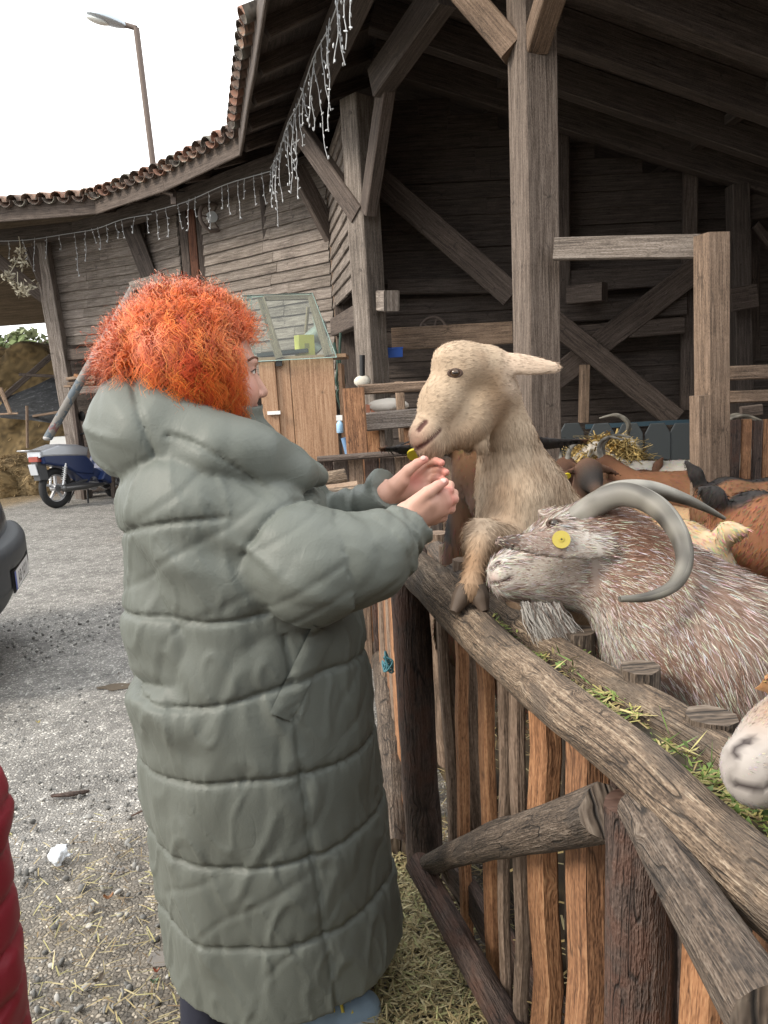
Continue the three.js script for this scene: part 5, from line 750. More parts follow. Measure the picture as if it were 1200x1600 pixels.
  // ---- curly hair ----
  const hA = P(292, 535, 1.7), hB2 = P(325, 598, 1.66), r = rng(404);
  const hull = (x, y, z, o = 0) => { const n = .022 * fbm3(x * 11, y * 11, z * 11, 2); let d = smin(ell(x, y, z, hA, .17, .125, .15), ell(x, y, z, hB2, .088, .092, .115), .05); d = smin(d, ell(x, y, z, P(205, 555, 1.7), .07, .06, .1), .05); const g = (x - Hc.x) * f.x + (z - Hc.z) * f.z; d = smax(d, Math.min(g - .043 - .062 * sstep(.035, .09, y - Hc.y), .1), .02); return d + n + o; };
  const massG = meshField((x, y, z) => hull(x, y, z, .024) + .01 * noise3(x * 55, y * 40, z * 55), [hA.x - .25, hA.y - .26, hA.z - .22], [hA.x + .22, hA.y + .2, hA.z + .22], .0085, (x, y, z) => { const t = .7 + .6 * noise3(x * 60, y * 60, z * 60); return [.4 * t, .075 * t, .014 * t]; });
  const hair = part('hair', wl(massG), vcol(.75), woman, 'voluminous curly bright orange hair');
  const pos = [], nor = [], idx = [], cc = []; const N = 14000, S = 16; const C = V(Hc.x - .03, Hc.y + .02, Hc.z);
  let cl = null;
  for (let i = 0; i < N; i++) {
    if (i % 15 === 0) { // a new lock
      cl = null; const e = r() * 2 - 1, az = r() * 6.283, dir = V(Math.sqrt(1 - e * e) * Math.cos(az), e, Math.sqrt(1 - e * e) * Math.sin(az)); if (dir.y < -.8) continue;
      let t = .05; for (let k = 0; k < 26; k++) { const d = hull(C.x + dir.x * t, C.y + dir.y * t, C.z + dir.z * t); if (d > -.002) break; t += Math.max(.004, -d * .7); } if (dir.dot(f) > .5 && t < .085) continue;
      cl = { dir, R: t, out: .84 + .16 * r(), drop: (.03 + .07 * r()) * (1 - .75 * Math.max(0, dir.y)), hr: .005 + .007 * r(), turns: 2.2 + 2.6 * r(), ph: r() * 6.28, hd: r() < .5 ? 1 : -1, tone: .8 + .4 * r(), red: r() };
    }
    if (!cl) continue; const stray = r() < .22; const dir = cl.dir.clone().add(V((r() - .5) * .14, (r() - .5) * .14, (r() - .5) * .14).multiplyScalar(stray ? 2.4 : 1)).normalize(), R = cl.R;
    const E = C.clone().addScaledVector(dir, R * (stray ? .9 + .2 * r() : cl.out + .05 * r())); const drop = cl.drop * (stray ? .4 + r() : .9 + .2 * r()), tail = E.clone().add(V(dir.x * .012, -drop, dir.z * .012)); const st = C.clone().addScaledVector(dir, Math.min(.085, R * .55)).add(V(0, .015, 0));
    { const tg = (tail.x - Hc.x) * f.x + (tail.z - Hc.z) * f.z; if (tg > .058 && tail.y < Hc.y + .058) continue; }
    const curve = new THREE.QuadraticBezierCurve3(st, E.clone().add(V(0, .03, 0)).addScaledVector(dir, .012), tail); const hr = stray ? .003 + .008 * r() : cl.hr * (.8 + .4 * r()), turns = stray ? 2 + 4 * r() : cl.turns, ph = stray ? r() * 6.28 : cl.ph + (r() - .5) * .9, hd = cl.hd, W = .00042 + .00042 * r();
    const red = sstep(-.02, .05, -Math.abs(E.x - Hc.x + .005) + .06) * sstep(-.12, .05, Hc.y + .08 - E.y), q0 = cl.red * .7 + r() * .3; const base = q0 < .12 + .4 * red ? [.6, .085, .02] : q0 < .45 ? [.7, .14, .027] : q0 < .72 ? [.78, .2, .034] : [.86, .3, .055]; const tn = cl.tone * (.75 + .5 * r()); const k0 = pos.length / 3;
    const tp = V(), P0 = V(), T = V();
    for (let q = 0; q <= S; q++) { const w = q / S; curve.getPoint(w, P0); curve.getTangent(w, T); const n1 = V(-T.z, 0, T.x); if (n1.lengthSq() < 1e-6) n1.set(1, 0, 0); n1.normalize(); const n2 = T.clone().cross(n1); const a = ph + hd * turns * 6.283 * w, rr = hr * sstep(0, .3, w); P0.addScaledVector(n1, Math.cos(a) * rr).addScaledVector(n2, Math.sin(a) * rr); const HT = T.clone().multiplyScalar(.05).addScaledVector(n1, -Math.sin(a) * hd * hr * turns).addScaledVector(n2, Math.cos(a) * hd * hr * turns).normalize();
      const o = P0.clone().sub(C).normalize(), sd = HT.clone().cross(o); if (sd.lengthSq() < .01) sd.copy(n1); sd.normalize().multiplyScalar(W * (1 - .6 * w * w)); pos.push(P0.x - sd.x, P0.y - sd.y, P0.z - sd.z, P0.x + sd.x, P0.y + sd.y, P0.z + sd.z); nor.push(o.x, o.y, o.z, o.x, o.y, o.z); const tt = tn; for (let z2 = 0; z2 < 2; z2++) cc.push(base[0] * tt, base[1] * tt, base[2] * tt);
      if (q < S) { const b = k0 + q * 2; idx.push(b, b + 1, b + 2, b + 1, b + 3, b + 2); } }
  }
  const cg = geoFrom(pos, idx, null, cc, nor); const cm = new THREE.MeshPhysicalMaterial({ vertexColors: true, roughness: .45, side: THREE.DoubleSide, transmission: .25, thickness: 0 }); const cu = part('curls', wl(cg), cm, hair); cu.userData.kind = 'stuff';
  // trousers and shoes
  const leg = bones([[V(-.41, .6, -1.6), V(-.455, .09, -1.55), .085, .062], [V(-.3, .6, -1.76), V(-.24, .09, -1.72), .085, .062]], .01); part('trousers', wl(meshField(leg, [-.56, .04, -1.9], [-.12, .7, -1.42], .012)), M([.012, .014, .028], .85), woman, 'navy trousers');
  const sF = V(Math.cos(.25), 0, -Math.sin(.25)); for (const [h, l] of [[V(-.47, 0, -1.55), 0], [V(-.3, 0, -1.565), 1]]) { const t = h.clone().addScaledVector(sF, .2).setY(.045), hl = h.clone().setY(.055); const shoe = (x, y, z) => Math.max(smin(cap(x, y, z, hl, t, .045, .042), cap(x, y, z, hl.clone().setY(.1), h.clone().addScaledVector(sF, .09).setY(.075), .042, .035), .03), .02 - y); const sh1 = part('shoe', wl(meshField(shoe, [h.x - .1, -.01, h.z - .16], [h.x + .3, .17, h.z + .12], .006, (x, y, z) => mix3([.2, .28, .36], [.5, .52, .52], sstep(.05, .045, y)).map(v => v * (1 + .2 * fbm3(x * 40, y * 40, z * 40, 2))))), vcol(.8), woman, 'pale blue canvas shoe with yellow laces');
    const sole = (x, y, z) => Math.max(cap(x, 0, z, V(hl.x, 0, hl.z), V(t.x, 0, t.z), .048, .046), Math.abs(y - .012) - .012); part('sole', wl(meshField(sole, [h.x - .1, -.02, h.z - .16], [h.x + .3, .06, h.z + .12], .006)), M([.7, .7, .68], .7), sh1); const lg = []; for (let i = 0; i < 4; i++) { const c = h.clone().addScaledVector(sF, .1 + i * .022).setY(.108 - i * .008); lg.push(tubeGeo([c.clone().add(V(.01, -.014, .032)), c.clone().add(V(0, .004, 0)), c.clone().add(V(-.01, -.014, -.032))], .004, 5, 8)); } stuffPart('laces', wl(mergeGeometries(lg)), M([.72, .58, .08], .8), sh1); }
}
// ---------- child in a red jacket at the left edge ----------
{
  const o = thing('person', 'child in a dark red quilted jacket at the left edge of the yard', 'person', null, V(-.68, 0, -.95)); const lc = g => g.translate(.68, 0, .95);
  const sh0 = P(-72, 1384, .95), el0 = P(-58, 1540, .93), ha0 = P(-62, 1700, .88); const rings = []; for (let i = 0; i < 14; i++) rings.push(.44 + i * .066);
  const jf = (x, y, z) => { const c = V(-.68, y, -.95), ux = (x - c.x) / .14, uz = (z - c.z) / .12, q = Math.hypot(ux, uz); let b = Math.max((q - 1) * .12, y - 1.0, .42 - y); b = smin(b, ell(x, y, z, V(-.68, .95, -.95), .15, .08, .11), .04); let a = smin(cap(x, y, z, sh0, el0, .062, .056), cap(x, y, z, el0, ha0, .056, .045), .02); const a2 = smin(cap(x, y, z, V(-.83, .93, -.95), V(-.87, .7, -.92), .06, .05), cap(x, y, z, V(-.87, .7, -.92), V(-.84, .5, -.86), .05, .042), .02); let d = smin(smin(b, a, .025), a2, .025); d = smin(d, cap(x, y, z, V(-.68, 1.0, -.95), V(-.68, 1.03, -.95), .075, .06), .02); if (Math.abs(d) > .03) return d; let s = 1; for (const r of rings) if (Math.abs(y - r) < Math.abs(s)) s = y - r; return d + .006 * Math.exp(-s * s / .00005) + .005 * noise3(x * 34, y * 24, z * 34) * Math.exp(-Math.abs(s) / .02) + .005 * fbm3(x * 14, y * 10, z * 14, 2) - .003; };
  part('jacket', lc(meshField(jf, [-1.0, .38, -1.15], [-.35, 1.12, -.75], .007)), M([.15, .006, .014], .5), o);
  const bf = bones([[V(-.68, .95, -.95), V(-.68, 1.1, -.95), .06, .045], [V(-.68, .45, -.92), V(-.66, .06, -.9), .07, .045], [V(-.68, .45, -.99), V(-.7, .06, -1.0), .07, .045], [V(-.66, .05, -.9), V(-.56, .035, -.9), .04, .032], [V(-.7, .05, -1.0), V(-.6, .035, -1.0), .04, .032], [el0, ha0, .03, .024], [ha0, ha0.clone().add(V(.02, -.06, .01)), .026, .014]], .02); const hd = (x, y, z) => { let d = ell(x, y, z, V(-.68, 1.2, -.95), .085, .11, .08); d = smin(d, cap(x, y, z, V(-.6, 1.2, -.95), V(-.588, 1.18, -.95), .008, .011), .012); return d; };
  part('body', lc(meshField((x, y, z) => smin(bf(x, y, z), hd(x, y, z), .02), [-.82, -.01, -1.12], [-.4, 1.34, -.78], .011, (x, y, z) => y > .35 ? [.5, .3, .23] : y > .09 ? [.03, .035, .06] : [.1, .1, .11])), vcol(.7), o);
  part('hair', lc(meshField((x, y, z) => Math.max(ell(x, y, z, V(-.69, 1.225, -.95), .095, .105, .09) + .006 * noise3(x * 50, y * 50, z * 50), x + .63 - Math.max(0, y - 1.26)), [-.82, 1.05, -1.1], [-.5, 1.36, -.8], .01)), M([.06, .035, .02], .8), o);
}
// ---------- goats ----------
const furM = vcol(.8, { side: THREE.DoubleSide }), hideM = vcol(.9), hornM = (() => { const t = makeTex(256, 64, (u, v) => { const n = pn2(u * 40, v * 3, 40, 3, 5), m = pn2(u * 20, v * 30, 20, 30, 6), k = pn2(u * 6, v * 5, 6, 5, 8); return mix3(mix3([.06, .054, .045], [.2, .186, .155], .5 + .45 * n + .4 * m), [.3, .285, .25], clamp(k * 1.2)); }); const b = makeTex(256, 64, (u, v) => { const t = .5 + .3 * pn2(u * 44, v * 2, 44, 2, 5) + .2 * pn2(u * 30, v * 24, 30, 24, 6); return [t, t, t]; }, false); return new THREE.MeshStandardMaterial({ map: t, bumpMap: b, bumpScale: .006, roughness: .55 }); })();
const march = (fld, x, y, t0 = .5) => { const v = rayTo(x, y).normalize(), o = V(0, EYE, 0); let t = t0; for (let i = 0; i < 120; i++) { const p = o.clone().addScaledVector(v, t), d = fld(p.x, p.y, p.z); if (d < .0006) return p; t += Math.max(d * .7, .0008); } return o.addScaledVector(v, t); };
const flatCap = (x, y, z, a, b, ra, rb, n, th) => { // flattened tapered lobe (ear); n = thin direction
  const ax = b.x - a.x, ay = b.y - a.y, az = b.z - a.z, px = x - a.x, py = y - a.y, pz = z - a.z, t = clamp((px * ax + py * ay + pz * az) / (ax * ax + ay * ay + az * az)); let dx = px - ax * t, dy = py - ay * t, dz = pz - az * t; const k = dx * n.x + dy * n.y + dz * n.z; const s = 1 / th - 1; dx += n.x * k * s; dy += n.y * k * s; dz += n.z * k * s; const R = (ra * (1 - t) + rb * t) * (.72 + .4 * Math.sin(Math.PI * t)); return (Math.sqrt(dx * dx + dy * dy + dz * dz) - R) * (th + (1 - th) * .25); };
function hornGeo(pts, r0, r1, seed) { return logGeo(pts.map((p, i) => [p, lerp(r0, r1, Math.pow(i / (pts.length - 1), 1.25))]), seed, { ns: 16, per: .005, lump: .1 }); }
function goatEye(g, fld, x, y, rad, iris, t0) { const p = march(fld, x, y, t0), e = part('eye', new THREE.SphereGeometry(rad, 18, 14), M(iris, .08), g); const tw = V(0, EYE, 0).sub(p).normalize(); e.position.copy(p.clone().addScaledVector(tw, -rad * .45).sub(g.position)); part('pupil', new THREE.SphereGeometry(rad * .5, 14, 8).scale(1.3, .42, .5).translate(0, 0, 0), M([.008, .006, .005], .1), e).position.copy(tw.clone().multiplyScalar(rad * .82)); e.children[0].quaternion.setFromUnitVectors(V(0, 0, 1), tw); const lid = part('eyelid', new THREE.TorusGeometry(rad * 1.02, rad * .3, 8, 22).scale(1.2, .74, 1), M([.07, .042, .03], .8), e); lid.quaternion.setFromUnitVectors(V(0, 0, 1), tw); lid.position.copy(tw.clone().multiplyScalar(rad * .35)); }
const up1 = V(0, 1, 0);
{ // ----- pale goat with its hooves on the rail -----
  const g = thing('goat', 'cream coloured goat standing up with its front hooves on the fence rail', 'goat', 'goats in the pen', V(.5, 0, -2.2)), loc = q => q.translate(-.5, 0, 2.2);
  const B = [[P(664, 678, 1.79), P(690, 628, 1.82), .029, .046], [P(690, 628, 1.82), P(720, 577, 1.855), .046, .057], [P(720, 577, 1.855), P(757, 578, 1.88), .057, .06], [P(672, 699, 1.795), P(732, 662, 1.845), .021, .046, .03], [P(732, 662, 1.845), P(764, 616, 1.88), .046, .06], [P(664, 680, 1.79), P(672, 698, 1.795), .028, .022],
    [P(772, 612, 1.9), P(793, 692, 1.945), .06, .062, .018], [P(793, 692, 1.945), P(808, 765, 1.96), .062, .095, .05], [P(806, 765, 1.96), P(812, 840, 1.95), .1, .108, .06], [P(800, 790, 1.9), P(790, 850, 1.87), .07, .075, .05], [P(822, 785, 2.02), P(905, 900, 2.3), .115, .15, .06], [P(905, 900, 2.3), P(985, 1010, 2.6), .15, .13, .06]];
  const Lg = [[P(790, 850, 1.86), P(752, 838, 1.68), .06, .036, .03], [P(752, 838, 1.68), P(747, 852, 1.63), .036, .032, .02], [P(747, 852, 1.63), P(738, 902, 1.54), .027, .0175, .015], [P(738, 902, 1.54), P(735, 922, 1.515), .02, .027, .012], [P(815, 850, 1.9), P(812, 905, 1.7), .06, .034, .03], [P(812, 905, 1.7), P(806, 960, 1.6), .032, .022, .02],
    [V(.98, .75, -2.55), V(1.05, .5, -2.5), .1, .055, .05], [V(1.05, .5, -2.5), V(1.14, .4, -2.55), .05, .032, .03], [V(1.14, .4, -2.55), V(1.1, .22, -2.53), .03, .024, .02], [V(.9, .75, -2.75), V(.97, .48, -2.74), .1, .055, .05], [V(.97, .48, -2.74), V(1.06, .4, -2.78), .05, .032, .03], [V(1.06, .4, -2.78), V(1.02, .22, -2.76), .03, .024, .02]];
  const body0 = bones([...B, ...Lg], .035), e0 = P(764, 564, 1.85), e1 = P(864, 574, 1.86), en = V(.05, .38, .92).normalize(), f0 = P(735, 556, 1.95), f1 = P(690, 600, 2.12);
  const mouth = [[650, 702], [660, 697], [670, 689], [680, 680], [689, 671]].map(q => march(body0, q[0], q[1], 1.4)), nostril = [[654, 671], [659, 664], [664, 659]].map(q => march(body0, q[0], q[1], 1.4)); const slit = (x, y, z, L, r) => { let d = 1e3; for (let i = 1; i < L.length; i++) d = Math.min(d, cap(x, y, z, L[i - 1], L[i], r, r)); return d; };
  const fld = (x, y, z) => { let d = body0(x, y, z); if (d > .25) return d; if (x < .3) { d = smax(d, -slit(x, y, z, mouth, .0042), .005); d = smax(d, -slit(x, y, z, nostril, .0058), .004); } d = smin(d, flatCap(x, y, z, e0, e1, .027, .021, en, .36), .014); d = smin(d, flatCap(x, y, z, f0, f1, .03, .016, V(.6, .5, .6).normalize(), .35), .02);
    d = smin(d, ell(x, y, z, P(716, 581, 1.81), .018, .012, .016), .02); d = smin(d, ell(x, y, z, P(700, 560, 1.83), .03, .026, .03), .03); d = smin(d, ell(x, y, z, P(745, 641, 1.82), .03, .035, .02), .03);
    d = smin(d, cap(x, y, z, P(757, 655, 1.845), P(751, 694, 1.835), .011, .02), .008); d = smin(d, cap(x, y, z, P(735, 656, 1.87), P(731, 695, 1.86), .011, .015), .008); return d; };
  const colB = (x, y, z) => { const p = V(x, y, z), n = fbm3(x * 18, y * 9, z * 18, 3); let c = mix3([.28, .185, .115], [.45, .345, .245], clamp(.6 + n * 1.3)); const leg = sstep(1.2, 1.12, y) * sstep(.33, .25, x + (z + 1.7) * -.1) * sstep(-1.78, -1.7, z); c = mix3(c, [.26, .16, .09], clamp(leg * (.9 + n))); const muz = Math.exp(-p.distanceToSquared(P(652, 685, 1.77)) / .0011); c = mix3(c, [.36, .215, .165], muz * .8); const face = Math.exp(-p.distanceToSquared(P(668, 600, 1.8)) / .004); c = mix3(c, [.41, .31, .215], face * .8); const ck = Math.exp(-p.distanceToSquared(P(748, 612, 1.82)) / .0035); c = mix3(c, [.26, .175, .1], ck * .6); const th = Math.exp(-p.distanceToSquared(P(715, 690, 1.8)) / .002); c = mix3(c, [.3, .19, .11], th * .5); const ear = sstep(.0, .05, x - e0.x - .01) * sstep(1.44, 1.48, y); c = mix3(c, [.52, .4, .3], ear); if (x < .3 && y > 1.3) { const k = Math.min(slit(x, y, z, mouth, .004), slit(x, y, z, nostril, .0055)); c = mix3(c, [.1, .045, .035], sstep(.0035, .0, k)); } return c; };
  const geo = meshField(fld, [.02, .18, -2.95], [1.3, 1.68, -1.42], .0085, colB); const geoH = meshField(fld, [.02, 1.33, -2.14], [.5, 1.68, -1.7], .005, colB);
  // join: fine head over the coarse body
  const bodyG = (() => { const ix = geo.index.array, p = geo.attributes.position.array, o = []; for (let i = 0; i < ix.length; i += 3) { if (!(p[ix[i] * 3 + 1] > 1.345 && p[ix[i + 1] * 3 + 1] > 1.345 && p[ix[i + 2] * 3 + 1] > 1.345)) o.push(ix[i], ix[i + 1], ix[i + 2]); } const q = geo.clone(); q.setIndex(o); return q; })();
  const whole = mergeGeometries([bodyG, geoH]);
  const nose = P(650, 680, 1.78), crown = P(745, 560, 1.86), hd = crown.clone().sub(nose).normalize();
  const bare = p => Math.max(Math.exp(-p.distanceToSquared(P(652, 686, 1.768)) / .0005), sstep(.008, .003, Math.min(slit(p.x, p.y, p.z, mouth, .003), slit(p.x, p.y, p.z, nostril, .005)))); const isHead = p => sstep(1.34, 1.42, p.y) * sstep(.38, .3, p.x - .2);
  const dirF = (p, n) => { const h = sstep(1.36, 1.44, p.y); if (p.x > e0.x + .02 && p.y > 1.46) return V(1, -.1, 0); return V(0, -1, .05).lerp(V(hd.x * .8 + .3, hd.y * .55 - .25, hd.z), h * .9).add(V(.5 * noise3(p.x * 12, p.y * 12, p.z * 12), 0, 0)); };
  const lenF = p => { const b = bare(p); const leg = sstep(1.15, 1.05, p.y) * sstep(-1.72, -1.66, p.z); return lerp(lerp(.02, .0105, sstep(1.33, 1.42, p.y)), .012, leg) * (1 - .85 * b); };
  const fur = furGeo(whole, 85000, 5, { len: lenF, dir: dirF, width: .0012, lift: .21, droop: .13, spread: .24, dens: (x, y, z) => x > .75 ? .15 : y > 1.33 ? 1.9 : 1, col: (p, n, r) => { const c = colB(p.x, p.y, p.z), t = .72 + .62 * r(); return r() < .14 ? c.map(v => v * .7) : r() < .22 ? c.map(v => v * 1.3) : c.map(v => v * t); } });
  part('body', loc(whole), hideM, g); stuffPart('fur', loc(fur), furM, g);
  goatEye(g, fld, 711, 583, .0115, [.075, .045, .025], 1.5);
  for (const L of [[[728, 918, 1.515], [717, 941, 1.5], [709, 957, 1.488]], [[744, 918, 1.515], [752, 941, 1.5], [757, 956, 1.488]]]) part('hoof', loc(logGeo([[P(...L[0]), .019], [P(...L[1]), .0185], [P(...L[2]), .009]], L[0][0], { ns: 12, per: .006, lump: .12 })), M([.075, .052, .036], .7), g);
}
{ // ----- horned goat -----
  const org = V(.7, 0, -1.4), g = thing('goat', 'horned reddish brown and white goat with yellow ear tag and long beard', 'goat', 'goats in the pen', org), loc = q => q.translate(-org.x, 0, -org.z);
  const B = [[P(789, 893, 1.43), P(850, 880, 1.455), .0335, .058], [P(850, 880, 1.455), P(908, 866, 1.475), .058, .073], [P(796, 915, 1.425), P(885, 912, 1.455), .023, .05], [P(870, 850, 1.465), P(930, 822, 1.49), .045, .055, .04], [P(908, 870, 1.475), P(960, 880, 1.47), .073, .09, .04], [P(960, 880, 1.47), P(1035, 945, 1.4), .09, .108, .05], [P(1035, 945, 1.4), P(1130, 1035, 1.33), .108, .14, .06], [P(1130, 1035, 1.33), P(1260, 1130, 1.36), .14, .19, .08], [P(1050, 1030, 1.38), P(1150, 1150, 1.36), .11, .16, .08], [P(1150, 1150, 1.36), P(1300, 1260, 1.45), .16, .18, .08], [P(1260, 1130, 1.36), V(1.5, .72, -1.6), .19, .2, .08], [V(1.0, .62, -1.2), V(1.0, .2, -1.15), .08, .03, .05], [V(.95, .62, -1.45), V(.93, .2, -1.45), .08, .03, .05], [V(1.5, .6, -1.5), V(1.52, .2, -1.5), .08, .03, .05], [V(1.5, .6, -1.75), V(1.52, .2, -1.75), .08, .03, .05]];
  const slit2 = (x, y, z, L, r) => { let d = 1e3; for (let i = 1; i < L.length; i++) d = Math.min(d, cap(x, y, z, L[i - 1], L[i], r, r)); return d; };
  const b0 = bones(B, .035), mouth = [[766, 912], [778, 911], [790, 908], [799, 903]].map(q => march(b0, q[0], q[1], .9)), nost = [[768, 888], [773, 882], [778, 879]].map(q => march(b0, q[0], q[1], .9)), e0 = P(942, 852, 1.37), e1 = P(780, 847, 1.325), en = V(.05, .5, .85).normalize(), ef0 = P(915, 815, 1.55), ef1 = P(845, 800, 1.64);
  const fld = (x, y, z) => { let d = b0(x, y, z); if (d > .25) return d; d = smin(d, flatCap(x, y, z, e0, e1, .033, .015, en, .3), .012); d = smin(d, flatCap(x, y, z, ef0, ef1, .03, .014, V(0, .7, .7), .32), .02); d = smin(d, ell(x, y, z, P(872, 826, 1.43), .022, .018, .02), .02); if (x < .4) { d = smax(d, -slit2(x, y, z, mouth, .0034), .004); d = smax(d, -slit2(x, y, z, nost, .0052), .004); } return d; };
  const white = (x, y, z) => { const p = V(x, y, z); let w = .42 + .25 * fbm3(x * 10, y * 10, z * 10, 2); const gs = (a, b, d, s, v) => { const k = Math.exp(-p.distanceToSquared(P(a, b, d)) / s); w = lerp(w, v, k); }; gs(785, 890, 1.41, .0035, .95); gs(820, 870, 1.42, .003, .75); gs(950, 830, 1.42, .004, .06); gs(1010, 850, 1.38, .006, .1); gs(985, 800, 1.45, .004, .03); gs(920, 850, 1.38, .0018, .9); gs(970, 1000, 1.38, .004, 1.0); gs(945, 975, 1.42, .003, .95); gs(860, 940, 1.42, .003, .75); gs(880, 800, 1.44, .0014, .85); gs(1120, 960, 1.3, .008, .3); gs(840, 905, 1.4, .004, .6); return clamp(w); };
  const col = (x, y, z) => { const w = white(x, y, z); const p = V(x, y, z); let c = mix3([.15, .077, .05], [.46, .425, .38], sstep(.12, .85, w)); const ear = sstep(.0, -.02, x - P(835, 850, 1.38).x) * sstep(1.135, 1.15, y); if (ear > 0 && z > -1.405 && p.distanceTo(P(783, 848, 1.37)) < .05) c = mix3(c, [.05, .035, .03], ear * .8); const br = Math.exp(-p.distanceToSquared(P(832, 838, 1.375)) / .0012) * (z > -1.4 ? 1 : 0); c = mix3(c, [.2, .1, .07], br * .7); const pink = Math.exp(-p.distanceToSquared(P(765, 908, 1.4)) / .00022); c = mix3(c, [.42, .22, .19], pink * .7); if (x < .4) c = mix3(c, [.06, .035, .03], sstep(.003, 0, Math.min(slit2(x, y, z, mouth, .003), slit2(x, y, z, nost, .005)))); return c; };
  const geo = meshField(fld, [.12, .5, -2.0], [1.5, 1.36, -.85], .0085, col), geoB = meshField(fld, [.85, .15, -2.0], [1.8, 1.05, -.95], .02, col); const headG = meshField(fld, [.12, .55, -1.75], [.62, 1.36, -1.05], .0052, col);
  const keep = (q, fn) => { const ix = q.index.array, p = q.attributes.position.array, o = []; for (let i = 0; i < ix.length; i += 3) if (fn(p[ix[i] * 3], p[ix[i] * 3 + 1]) || fn(p[ix[i + 1] * 3], p[ix[i + 1] * 3 + 1])) o.push(ix[i], ix[i + 1], ix[i + 2]); const c = q.clone(); c.setIndex(o); return c; };
  const whole = mergeGeometries([keep(geo, (x) => x > .605 && x < 1.3), keep(headG, x => x < .612), keep(geoB, x => x > 1.29)]);
  const bare = p => Math.exp(-p.distanceToSquared(P(768, 900, 1.405)) / .0004);
  const dirF = (p, n) => { if (p.z > -1.402 && p.x < e0.x - .01 && p.y > 1.11 && p.y < 1.2) return V(-1, 0, 0); const k = sstep(.35, .6, p.x); return V(.9, -.25, .1).lerp(V(.35, -1, .12), k).add(V(.3 * noise3(p.x * 14, p.y * 14, p.z * 14), .2 * noise3(p.y * 15, p.x * 15, 3), 0)); };
  const fur = furGeo(whole, 102000, 9, { len: p => lerp(.019, .034, sstep(.38, .68, p.x)) * (1 - .85 * bare(p)) * (p.z > -1.402 && p.y > 1.12 && p.x < e0.x - .02 ? .45 : 1), dir: dirF, width: .0011, lift: .26, droop: .16, spread: .22, dens: (x, y, z) => x > 1.15 ? .08 : x < .5 ? 2.6 : 1, col: (p, n, r) => { const c = col(p.x, p.y, p.z), w = white(p.x, p.y, p.z); const t = .7 + .6 * r(); if (r() < .12 + .66 * w) return mix3([.6, .565, .51], c, r() * .55).map(v => v * (.8 + .35 * r())); return mix3(c, [.165, .082, .052], .75).map(v => v * t); } });
  part('body', loc(whole), hideM, g); stuffPart('fur', loc(fur), furM, g);
  const hp = a => a.map(p => P(...p).sub(org));
  part('horn', hornGeo(hp([[902, 808, 1.46], [935, 785, 1.44], [975, 772, 1.41], [1020, 787, 1.37], [1055, 825, 1.32], [1070, 872, 1.27], [1055, 912, 1.235], [1015, 932, 1.215], [968, 936, 1.205]]), .0255, .005, 3), hornM, g, 'thick grey horn curling down beside the neck');
  part('horn', hornGeo(hp([[918, 800, 1.51], [955, 772, 1.53], [1010, 764, 1.57], [1070, 780, 1.61], [1110, 798, 1.64], [1132, 810, 1.66]]), .025, .004, 6), hornM, g, 'far horn sweeping back over the neck');
  const tg = march(fld, 877, 843, .9); const tag = part('ear_tag', new THREE.CylinderGeometry(.016, .016, .003, 28).rotateX(Math.PI / 2), M([.4, .32, .06], .65), g, 'round yellow ear tag'); const tn = V(0, EYE, 0).sub(tg).normalize(); tag.position.copy(tg.clone().addScaledVector(tn, .007).sub(org)); tag.quaternion.setFromUnitVectors(V(0, 0, 1), tn.clone().lerp(en, .5).normalize()); part('tag_stud', new THREE.CylinderGeometry(.0045, .0045, .006, 12).rotateX(Math.PI / 2), M([.4, .32, .04], .5), tag); part('tag_hole', new THREE.CylinderGeometry(.0018, .0018, .0075, 10).rotateX(Math.PI / 2), M([.05, .04, .02], .7), tag);
  goatEye(g, fld, 866, 818, .010, [.03, .02, .012], .9);
  // beard
  const r = rng(88), ps = [], nn = [], ii = [], cc = []; for (let i = 0; i < 900; i++) { const b = P(845 + (r() - .5) * 60, 938 + r() * 16, 1.415 + (r() - .5) * .03), L = .07 + .085 * r(), a = V(.15 + .45 * r(), -1, (r() - .5) * .3).normalize(), k = ps.length / 3, w = .0007 + .0006 * r(), t = .55 + .6 * r(), c = r() < .8 ? [.5 * t, .47 * t, .43 * t] : [.16 * t, .12 * t, .1 * t]; for (let q = 0; q <= 5; q++) { const s = q / 5, p = b.clone().addScaledVector(a, L * s); p.x += .03 * s * s * (r() * .3 + .6) + .004 * Math.sin(s * 9 + i); p.z += .003 * Math.sin(s * 7 + i * 2); ps.push(p.x - w * (1 - s * .8), p.y, p.z, p.x + w * (1 - s * .8), p.y, p.z); nn.push(0, 0, 1, 0, 0, 1); cc.push(...c, ...c); if (q < 5) { const e = k + q * 2; ii.push(e, e + 2, e + 1, e + 1, e + 2, e + 3); } } } stuffPart('beard', loc(geoFrom(ps, ii, null, cc, nn)), furM, g);
}
